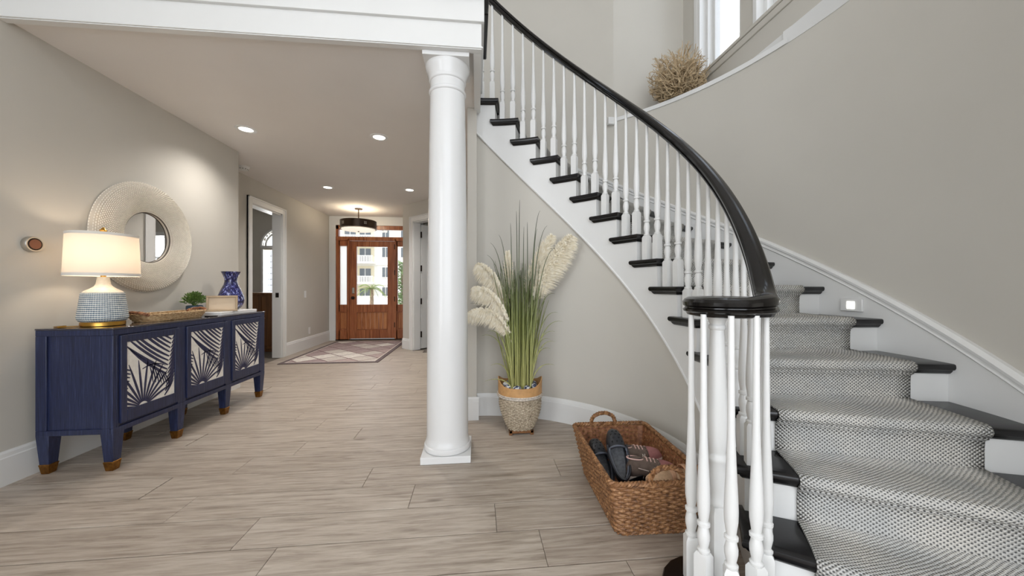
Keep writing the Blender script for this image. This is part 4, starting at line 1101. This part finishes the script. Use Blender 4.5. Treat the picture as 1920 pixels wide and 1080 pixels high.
k = NT('grass_blade'); v = k.coord('Object', (120, 120, 2)); n_ = k.noise(v, 1, 2); sp = k.n('ShaderNodeSeparateXYZ'); tc = k.n('ShaderNodeTexCoord'); k.l(tc.outputs['Object'], sp.inputs[0])
gr = k.ramp(k.math('MULTIPLY', sp.outputs[2], .6), [(.2, srgb(176, 172, 108)), (.45, srgb(140, 146, 84)), (.66, srgb(88, 98, 62)), (.9, srgb(62, 68, 50))])
k.col(k.mix(.75, gr, k.ramp(n_, [(.35, (.42, .45, .38, 1)), (.65, (1.1, 1.1, 1.0, 1))]), 'MULTIPLY')); M['grass'] = k.set(.55)
o = w.build('grass_clump', M['grass'], gp, ang=1.5); o['kind'] = 'stuff'
# long arching blades, one object each: (start z, dx tip, tip z, arch)
arch = [(1.0, -.16, 1.42), (1.05, -.03, 1.60), (1.05, -.015, 1.66), (1.0, .05, 1.52), (1.05, .14, 1.60), (1.0, .11, 1.46), (.95, .20, 1.50), (.95, .24, 1.33), (.9, -.22, 1.36), (.9, -.24, 1.28),
        (.62, -.30, .98), (.62, -.26, 1.0), (.58, -.36, .93), (.5, -.24, .74), (.48, -.28, .70), (.36, -.26, .38), (.36, -.22, .50), (.7, .28, .86), (.75, .24, 1.0), (.6, .30, .80), (.5, .26, .72), (.45, .24, .66), (.42, .22, .60), (.36, .25, .48), (.40, .20, .68), (.8, .16, .98), (1.0, .02, 1.48), (1.0, -.08, 1.50)]
for i, (zs_, dx, ztp) in enumerate(arch):
    w = MB(); sg = 1 if dx > 0 else -1; b0 = GX + sg * min(abs(dx), .07) * .9; pts = []
    tip = Vector((GX + dx, GY - .06 + .05 * math.sin(i * 2.3), ztp)); base = Vector((b0, GY - .05 + .04 * math.cos(i * 3.1), .32))
    mid = Vector((b0 + (tip.x - b0) * .25, (base.y + tip.y) / 2, max(ztp, zs_) + (.05 if ztp < 1.1 else -.06)))
    for j in range(13):
        f_ = j / 12; pts.append(base * (1 - f_) ** 2 + mid * 2 * f_ * (1 - f_) + tip * f_ ** 2)
    ribbon(w, pts, [.0085 * (1 - .85 * (j / 12) ** 2) for j in range(13)], Vector((.2, 1, .1)))
    w.build('arching_blade', M['grass'], gp, ang=1.5)
k = NT('pampas_plume'); k.col(k.ramp(k.noise(k.coord(), 40, 3), [(.3, srgb(228, 216, 188)), (.7, srgb(246, 240, 224))])); out = k.t.nodes['Material Output']
M['pampas'] = k.set(.9, spec=.1)
def plume(pts3, wd, hair, n_, seed, droop):
    rnd = random.Random(seed); m = MB(); P = [Vector(p) for p in pts3]
    def bz(f_): return P[0] * (1 - f_) ** 2 + P[1] * 2 * f_ * (1 - f_) + P[2] * f_ ** 2
    m.tube([bz(i / 12) for i in range(13)], [.003 * (1 - .7 * i / 12) for i in range(13)], 5)
    for i in range(n_):
        f_ = rnd.uniform(.12, 1.0); c = bz(f_); t = (bz(min(f_ + .02, 1.02)) - bz(f_ - .02)).normalized()
        env = math.sin(PI * min(.08 + f_ * .86, 1)) ** .6; L = hair * env * rnd.uniform(.6, 1.1)
        a = rnd.uniform(0, 2 * PI); x = t.orthogonal().normalized(); y = t.cross(x); d_ = (x * math.cos(a) + y * math.sin(a)); d_.y *= .55
        p1 = c + (t * .75 + d_ * .55) * L * .5; p2 = p1 + (t * .55 + d_ * .45) * L * .5 + Vector((0, 0, -droop * L))
        hw = .0026; s_ = t.cross(d_).normalized() if t.cross(d_).length > 1e-5 else x
        s2_ = Vector((0, 1, 0)).cross((p2 - c).normalized()); s2_ = s2_.normalized() if s2_.length > 1e-4 else s_
        m.add([c - s2_ * hw, c + s2_ * hw, p1 + s2_ * hw, p1 - s2_ * hw, p2], [(0, 1, 2, 3), (3, 2, 4)])
    return m
PLM = [([(-.07, 0, .80), (-.16, -.02, 1.12), (-.30, -.06, 1.20)], .1, .14, 1500, .55), ([(-.07, -.05, .72), (-.18, -.08, 1.02), (-.33, -.10, 1.03)], .1, .13, 1500, .55),
       ([(-.06, -.04, .64), (-.17, -.10, .93), (-.37, -.14, .86)], .1, .12, 1500, .5), ([(.05, .0, .88), (.20, .0, 1.16), (.36, -.06, 1.40)], .1, .20, 2600, .25),
       ([(.03, .06, .95), (.12, .08, 1.2), (.24, .02, 1.42)], .1, .14, 1300, .1), ([(-.05, .03, .9), (-.08, .03, 1.1), (-.09, .0, 1.30)], .1, .09, 900, .1)]
for i, (pp3, wd, hr_, nn_, dr_) in enumerate(PLM):
    o = plume([(GX + p[0], GY + p[1], p[2]) for p in pp3], wd, hr_, nn_, i, dr_).build('pampas_plume', M['pampas'], gp, smooth=False)

# ------------------------------------------------------------------ shoe basket
BX, BY, BZ = .762, 1.695, .25
bk = root('wicker_basket', (BX, BY, 0), 'large rectangular honey wicker basket full of shoes under the stairs', 'basket')
BR = -.03
def bl_(f_, ins=0):
    hx, hy = .165 + .047 * f_ - ins, .262 + .057 * f_ - ins; out = []
    for x, y, nx, ny in rrect(hx, hy, .03, 62 * 4):
        c_, s_ = math.cos(BR), math.sin(BR); out.append((BX + x * c_ - y * s_, BY + x * s_ + y * c_, nx * c_ - ny * s_, nx * s_ + ny * c_))
    return out
w = MB(); woven(w, bl_, 21, 62, .008, BZ - .012, .0042, .0058, 4); o = w.build('woven_walls', M['wicker'], bk); o['kind'] = 'stuff'
for i in range(62):
    w = MB()
    w.tube([Vector((bl_(f_)[i * 4][0], bl_(f_)[i * 4][1], .005 + (BZ - .012) * f_)) for f_ in (0, .5, 1)], .0042, 5); w.build('stake', M['wicker'], bk)
w = MB()
w.rings([[Vector((p[0], p[1], z)) for p in bl_(f_, ins)[::4]] for f_, ins, z in ((1, .007, BZ - .015), (0, .007, .014))], True, False)
w.add([Vector((p[0], p[1], .014)) for p in bl_(0, .004)[::4]], [tuple(range(62))]); w.build('inner_lining', M['copper_wicker'], bk, smooth=False)
w = MB(); lp = [Vector((p[0], p[1], BZ - .004)) for p in bl_(1.0)]; twisted(w, lp + [lp[0]], .011, 3, 46); w.build('braided_rim', M['wicker'], bk)
w = MB(); lp = [Vector((p[0], p[1], .010)) for p in bl_(0.0)]; twisted(w, lp + [lp[0]], .009, 2, 46); w.build('braided_base', M['wicker'], bk)
for sg in (-1, 1):
    w = MB(); cx, cy = BX + math.sin(-BR) * 0, BY + sg * .318
    pts = [Vector((BX - sg * math.sin(BR) * .318 + (-.035 if sg > 0 else .02) + .072 * math.cos(PI * i / 20), cy, BZ - .01 + .07 * math.sin(PI * i / 20) ** .7)) for i in range(21)]
    twisted(w, pts, .011, 3, 5); w.build('handle', M['wicker'], bk)

# shoes (built pointing along +x, sole at z = 0)
def foot_outline(L, W, n_=28):
    pts = []
    for i in range(n_):
        a = 2 * PI * i / n_; x = math.cos(a); y = math.sin(a)
        wl = .5 * W * (.86 + .16 * x - .10 * math.cos(2 * a + PI) * .5); pts.append((L / 2 * x, y * wl))
    return pts
def sole(L, W, h, mat, parent, name='sole'):
    o_ = foot_outline(L, W); rs = [[Vector((x * q, y * q, z)) for x, y in o_] for z, q in ((0, .95), (.004, .99), (h * .6, 1.0), (h, .97))]
    return MB().rings(rs).build(name, mat, parent)
def dome(L, W, h0, x0, x1, hts, m, thick=.004, close_rear=False):
    """upper as rings across the foot from x0 (rear) to x1 (toe)"""
    rs = []; N_ = len(hts)
    for i, ht in enumerate(hts):
        x = x0 + (x1 - x0) * i / (N_ - 1); xe = max(-1, min(1, x / (L / 2))); s_ = math.sqrt(max(1 - xe * xe, .0))
        wl = .5 * W * (.86 + .16 * xe) * s_ + .0015
        rs.append([Vector((x, -wl * math.cos(PI * j / 12) , h0 + ht * math.sin(PI * j / 12) ** .75)) for j in range(13)])
    m.rings(rs, False, False); return m
CLX, CLH = .012, [.066, .066, .064, .060, .055, .049, .040, .028, .004]
def clog(name, label):
    r = root(name, (0, 0, 0), label, 'shoe', 'pair of black foam clogs')
    mt = M['clog']; L, W = .265, .10
    sole(L, W, .028, mt, r)
    m = dome(L, W, .022, CLX, .1315, CLH, MB())
    o = m.build('upper', mt, r, ang=1.2); so = o.modifiers.new('t', 'SOLIDIFY'); so.thickness = .006; so.offset = -1
    rs = []
    for i in range(17):                                     # low heel wall
        a = PI / 2 + PI * i / 16; x = L / 2 * math.cos(a) * .98; y = math.sin(a); wl = .5 * W * (.86 + .16 * math.cos(a)); hh = .05 + .012 * (1 - abs(i - 8) / 8)
        rs.append([Vector((x, y * wl, .02)), Vector((x, y * wl, .02 + hh * .6)), Vector((x * .97, y * wl * .95, .02 + hh * .6)), Vector((x * .95, y * wl * .9, .02))])
    MB().rings(rs).build('heel_wall', mt, r)
    MB().tube([Vector((L / 2 * math.cos(PI * .42 + PI * 1.16 * i / 20) * .99 - .0, .5 * W * .93 * math.sin(PI * .42 + PI * 1.16 * i / 20), .055 + .012 * math.sin(PI * i / 20))) for i in range(21)], .006, 6, flat=1.5).build('heel_strap', mt, r)
    rim = [Vector((L / 2 * math.cos(PI / 2 + PI * i / 16) * .975, math.sin(PI / 2 + PI * i / 16) * .5 * W * (.86 + .16 * math.cos(PI / 2 + PI * i / 16)) * .97, .058 + .010 * (1 - abs(i - 8) / 8))) for i in range(17)]
    rim += [Vector((CLX + .003, -.044 * math.cos(PI * j / 12), .026 + CLH[0] * math.sin(PI * j / 12) ** .75)) for j in range(2, 11)]
    MB().tube(rim, .0042, 6, closed=True).build('opening_rim', M['rimhighlight'], r)
    MB().prism([(x * .86, y * .80) for x, y in foot_outline(L, W)], .027, .030).build('footbed', simple('grey_footbed', srgb(92, 94, 98), .6, var=.2, nscale=90), r)
    for x, y in ((.04, 0), (.04, .022), (.04, -.022), (.060, .012), (.060, -.012), (.080, 0), (.080, .02), (.080, -.02), (.10, .009), (.10, -.01)):
        i_ = (x - CLX) / (.1315 - CLX) * 8; hts = CLH; h_ = hts[int(i_)] + (hts[min(int(i_) + 1, 8)] - hts[int(i_)]) * (i_ - int(i_))
        wl = .5 * W * (.86 + .16 * x / .1325) * math.sqrt(1 - (x / .1325) ** 2); z = .022 + h_ * math.sqrt(max(0, 1 - (y / wl) ** 2)) ** .75
        MB().lathe([(.0045, -.003), (.0048, .0012), (.003, .0016), (.001, -.0005)], (x, y, z), 10).build('vent_hole', M['hole'], r)
    return r
M['clog'] = simple('black_foam', srgb(34, 36, 42), .42, var=.08, nscale=20)
M['rimhighlight'] = simple('grey_rim_highlight', srgb(88, 92, 102), .45)  # paler grey paints a highlight along the black clog's opening
M['hole'] = simple('vent_black', srgb(10, 10, 12), .8)
def sneaker(name, label):
    r = root(name, (0, 0, 0), label, 'shoe', 'pair of pink and brown sneakers')
    L, W = .25, .086; br = M['snk']; pk = M['snkpink']
    sole(L, W, .024, M['snksole'], r)
    m = dome(L, W * .96, .02, -.12, .04, [.045, .075, .082, .078, .072, .066, .062, .058], MB()); o = m.build('upper', br, r, ang=1.2)
    so = o.modifiers.new('t', 'SOLIDIFY'); so.thickness = .003; so.offset = -1
    dome(L, W * .975, .02, .035, .124, [.059, .055, .050, .043, .033, .004], MB()).build('toe_cap', pk, r, ang=1.2)
    MB().tube([Vector((-.075 + .038 * math.cos(2 * PI * i / 24), .024 * math.sin(2 * PI * i / 24), .094 - .006 * math.cos(2 * PI * i / 24))) for i in range(24)], .0032, 6, closed=True).build('collar', M['snklace'], r)
    MB().lathe([(.001, 0), (.9, 0), (1, .2)], seg=20, mat=Matrix.Translation((-.075, 0, .0925)) @ Matrix.Diagonal((.035, .022, .01, 1))).build('opening', M['hole'], r)
    for i in range(4):
        x = -.025 + i * .018; z = .089 - i * .005
        MB().tube([(x, -.022, z - .006), (x + .004, 0, z + .0045), (x, .022, z - .006)], .003, 5).build('lace', M['snklace'], r)
    for sg in (-1, 1):                                      # white letter mark and side stripes
        w = MB()
        for a, b_ in (((-.002, .040), (-.002, .058)), ((-.002, .058), (.010, .040)), ((.010, .040), (.010, .058))):
            w.tube([(a[0], sg * .0405, a[1]), (b_[0], sg * .0405, b_[1])], .0018, 5)
        w.build('side_mark', M['snksole'], r)
        MB().tube([(-.075, sg * .034, .060), (-.03, sg * .0405, .046)], .0016, 5).build('side_stripe', M['snksole'], r)
    return r
M['snk'] = simple('brown_suede', srgb(104, 88, 78), .85, var=.15, nscale=40); M['snkpink'] = simple('dusty_rose_suede', srgb(158, 104, 100), .85, var=.1, nscale=40)
M['snksole'] = simple('off_white_rubber', srgb(222, 206, 194), .6, var=.08, nscale=60); M['snklace'] = simple('pale_pink_lace', srgb(214, 178, 168), .8)
z1 = .09
place(clog('foam_clog', 'black foam clog standing tilted with its opening toward the viewer'), (.690, 1.695, .205), (math.radians(-4), math.radians(-42), math.radians(84)))
place(clog('foam_clog', 'black foam clog lying lower at the left side of the basket'), (.628, 1.76, .135), (math.radians(-8), math.radians(-36), math.radians(92)))
place(sneaker('sneaker', 'pink and brown sneaker nearer the front of the basket'), (.822, 1.595, .150), (math.radians(-6), math.radians(-3), math.radians(-2)))
place(sneaker('sneaker', 'pink and brown sneaker tucked behind the other one'), (.822, 1.72, .155), (math.radians(-6), math.radians(-4), math.radians(5)))
fs_ = root('flat_shoe', (0, 0, 0), 'black slip-on shoe at the front of the basket', 'shoe')
sole(.24, .08, .014, M['clog'], fs_); o = dome(.24, .08, .012, .02, .119, [.04, .042, .04, .034, .024, .003], MB()).build('upper', M['black'], fs_, ang=1.2)
so = o.modifiers.new('t', 'SOLIDIFY'); so.thickness = .003; so.offset = -1
rs = []
for i in range(17):
    a = PI / 2.2 + PI * 1.09 * i / 16; x = .12 * math.cos(a) * .98; y = math.sin(a) * .04 * (.86 + .16 * math.cos(a)); rs.append([Vector((x, y, .01)), Vector((x, y, .045)), Vector((x * .96, y * .92, .045)), Vector((x * .96, y * .9, .01))])
MB().rings(rs).build('heel_wall', M['black'], fs_)
place(fs_, (.735, 1.50, .150), (math.radians(14), math.radians(-4), math.radians(10)))
sn = root('tan_sandal', (0, 0, 0), 'tan sandal lying behind the front basket handle', 'shoe')
sole(.24, .085, .02, simple('cork_footbed', srgb(206, 172, 138), .7, var=.08, nscale=80), sn)
for x in (-.02, .05):
    m = MB(); m.quadgrid(lambda u, v, x=x: Vector((x + .022 * u, -.042 * math.cos(PI * v), .016 + .042 * math.sin(PI * v) ** .8)), 3, 14); o = m.build('strap', simple('tan_leather', srgb(196, 150, 116), .5), sn)
    so = o.modifiers.new('t', 'SOLIDIFY'); so.thickness = .003
place(sn, (.845, 1.475, .205), (math.radians(16), 0, math.radians(3)))

# ------------------------------------------------------------------ coral on the ledge
QX, QY, QZ = 1.800, 3.03, 2.7285
cr = root('branch_coral', (QX, QY, QZ), 'round dried branch coral sculpture on the window ledge', 'sculpture')
MB().box(-.10, .10, -.05, .05, QZ, QZ + .04, Matrix.Translation((QX + .02, QY + .035, 0)) @ Matrix.Rotation(-.96, 4, 'Z')).build('base_block', simple('white_stone', srgb(226, 220, 210), .6), cr, bevel=.004)
M['coral'] = simple('dry_branch', srgb(196, 174, 140), .75, var=.16, nscale=35)
rnd = random.Random(8); w = MB(); CC = Vector((QX, QY, QZ + .235)); RAD = .248
def grow(p, d_, L, r_, lv):
    pts = [p]; q = p.copy(); dd = d_.copy()
    for i in range(4):
        dd = (dd + Vector((rnd.gauss(0, .18), rnd.gauss(0, .18), rnd.gauss(0, .15)))).normalized(); q = q + dd * L / 4
        if (q - CC).length > RAD * rnd.uniform(.97, 1.12): break
        if q.z < QZ + .01 and math.hypot(q.x - CX, q.y - CY) > R2 - .03: q.z = QZ + .01 + rnd.random() * .02
        pts.append(q.copy())
    if len(pts) < 2: return
    w.tube(pts, [r_ * (1 - .45 * i / max(len(pts) - 1, 1)) for i in range(len(pts))], 4)
    if lv:
        for k_ in range(3 if lv > 1 else 2):
            b_ = pts[rnd.randint(1, len(pts) - 1)]
            grow(b_, (dd + Vector((rnd.gauss(0, .55), rnd.gauss(0, .55), rnd.gauss(0, .5)))).normalized(), L * .72, r_ * .72, lv - 1)
base = Vector((QX, QY, QZ + .06)); w.tube([Vector((QX, QY, QZ + .03)), base, base + Vector((0, 0, .03))], [.024, .016, .012], 8)
for i in range(96):
    a = i * 2.399; el = math.asin(max(-.45, min(1, 1 - 1.45 * (i + .5) / 96)))
    d_ = Vector((math.cos(a) * math.cos(el), math.sin(a) * math.cos(el), math.sin(el) + .05)).normalized()
    grow(base + d_ * .01, d_, .19, .0085, 3)
o = w.build('branches', M['coral'], cr, ang=1.5); o['kind'] = 'stuff'

# ------------------------------------------------------------------ outside
gd = MB().box(-60, 60, 7.6, 90, -1.4, -1.25).build('ground_outside', simple('pale_pavement', srgb(196, 192, 184), .9, var=.08, nscale=1)); struct(gd, 'pale paved ground outside the front door', 'ground')
pc = MB().box(-5, .5, 7.5, 10.5, -1.25, -.02).build('porch', simple('porch_stone', srgb(200, 190, 176), .8)); struct(pc, 'stone porch outside the front door', 'porch')
M['stucco'] = simple('white_stucco', srgb(226, 222, 212), .9, var=.02); M['cream_stucco'] = simple('cream_stucco', srgb(214, 202, 172), .9, var=.02)
M['win_dark'] = simple('dark_window', srgb(92, 96, 98), .15)
ab = root('apartment_building', (-14, 58, -1.25), 'white apartment building with balconies seen through the front door', 'building')
BYY = 56.0
MB().box(-24, -5, BYY, BYY + 8, -1.25, 12).build('wall', M['stucco'], ab)
for lv in range(4):
    zf = -1.25 + lv * 3.05
    w = MB(); w.box(-20.5, -15.6, BYY - .05, BYY + .02, zf + .15, zf + 2.6); w.build('balcony_recess', M['cream_stucco'], ab)
    for x0 in (-19.9, -17.7): 
        wd_ = MB().box(x0, x0 + 1.6, BYY - .12, BYY - .04, zf + .2, zf + 2.2).build('balcony_door', M['win_dark'], ab)
        MB().box(x0 + .76, x0 + .84, BYY - .15, BYY - .1, zf + .2, zf + 2.2).build('door_stile', M['stucco'], wd_)
    MB().box(-20.6, -15.4, BYY - 1.5, BYY, zf - .15, zf + .12).build('balcony_slab', M['stucco'], ab)
    w = MB(); w.box(-20.6, -15.4, BYY - 1.5, BYY - 1.42, zf + .95, zf + 1.05)
    for i in range(27): w.box(-20.55 + i * .19, -20.45 + i * .19, BYY - 1.49, BYY - 1.43, zf + .12, zf + .95)
    w.build('balcony_rail', M['stucco'], ab)
    for x0 in (-14.4, -11.6, -9.0, -23.4):
        wd_ = MB().box(x0, x0 + 1.0, BYY - .06, BYY + .02, zf + .9, zf + 2.4).build('window', M['win_dark'], ab)
        MB().box(x0 - .08, x0 + 1.08, BYY - .1, BYY - .02, zf + .8, zf + .9).build('window_sill', M['stucco'], wd_)
        MB().box(x0 + .47, x0 + .53, BYY - .09, BYY - .05, zf + .9, zf + 2.4).build('window_bar', M['stucco'], wd_)
    MB().box(-24, -5, BYY - .12, BYY, zf + 2.75, zf + 2.9).build('string_course', M['stucco'], ab)
pt = root('palm_tree', (-10.3, 36, -1.25), 'small palm tree standing outside beyond the front door', 'tree')
TX, TY = -10.3, 36
MB().tube([(TX, TY, -1.25), (TX + .05, TY, 0), (TX + .02, TY, 1.0)], [.22, .17, .15], 10).build('trunk', simple('palm_bark', srgb(140, 120, 98), .9, var=.2, nscale=10), pt)
M['frond'] = simple('palm_frond', srgb(128, 144, 74), .7, var=.15, nscale=3)
for i in range(16):
    a = 2 * PI * i / 16 + .2; el = [.2, .9, .5][i % 3]; m = MB(); d_ = Vector((math.cos(a), math.sin(a), 0)); pts = []
    for j in range(9):
        f_ = j / 8; pts.append(Vector((TX, TY, 1.0)) + d_ * 1.5 * f_ * math.cos(el * .6) + Vector((0, 0, 1.5 * el * f_ - 1.6 * f_ * f_ * .75)))
    m.tube(pts, .02, 4)
    sd_ = Vector((-d_.y, d_.x, 0))
    for j in range(1, 9):
        for sg in (-1, 1):
            for h_ in (0, .5):
                p = pts[j - 1].lerp(pts[j], h_); L = .5 * math.sin(PI * (j + .5) / 10); q = p + sd_ * sg * L + d_ * L * .4 + Vector((0, 0, -.12)); m.add([p - d_ * .03, p + d_ * .03, q], [(0, 1, 2)])
    m.build('frond', M['frond'], pt, smooth=False)
gt = MB()
gt.box(-17, -7.5, 46, 46.2, -1.25, .05); tag(gt.build('garden_wall', M['stucco'], bevel=.03), 'low white garden wall behind the palm tree outside', 'wall')
M['hedge'] = simple('hedge_leaf', srgb(110, 132, 84), .9, var=.35, nscale=6)
rnd = random.Random(4); w = MB()
for i in range(900):
    a = rnd.uniform(0, 2 * PI); z = rnd.uniform(-1.2, 3.2); r_ = .9 * math.sqrt(rnd.random()) * (1.1 - .2 * abs(z - 1)); c = Vector((-6.1 + r_ * math.cos(a), 30 + r_ * math.sin(a), z)); q = [c + Vector((rnd.uniform(-.18, .18), rnd.uniform(-.18, .18), rnd.uniform(-.18, .18))) for _ in range(3)]; w.add(q, [(0, 1, 2)])
bt = root('garden_tree', (-6.1, 30, -1.25), 'leafy green tree seen through the right sidelight', 'tree'); o = w.build('foliage', M['hedge'], bt, smooth=False); o['kind'] = 'stuff'
MB().tube([(-6.1, 30, -1.25), (-6.1, 30, 2.5)], .09, 8).build('trunk', simple('bark', srgb(110, 92, 76), .9), bt)
nb = root('neighbour_house', (12, 9, -1.25), 'white neighbouring house seen through the stair windows', 'building')
w = MB(); w.box(9, 16, 2, 24, -1.25, 8.6); w.build('wall', M['stucco'], nb)
for z, d_ in ((8.6, .35), (8.85, .5), (9.05, .62)): MB().box(9 - d_, 16, 2 - d_, 24, z, z + .2).build('cornice', M['stucco'], nb)
w = MB(); w.rings([[Vector((8.4, y, 9.25)), Vector((16, y, 9.25)), Vector((12.2, y, 11.4))] for y in (1.5, 24)]); w.build('roof', simple('grey_roof', srgb(150, 150, 152), .8), nb)
for y in (5, 9, 13, 17):
    wd_ = MB().box(8.94, 9.02, y, y + 1.2, 5.6, 7.4).build('window', M['win_dark'], nb); MB().box(8.9, 8.98, y - .1, y + 1.3, 5.48, 5.6).build('window_sill', M['stucco'], wd_)
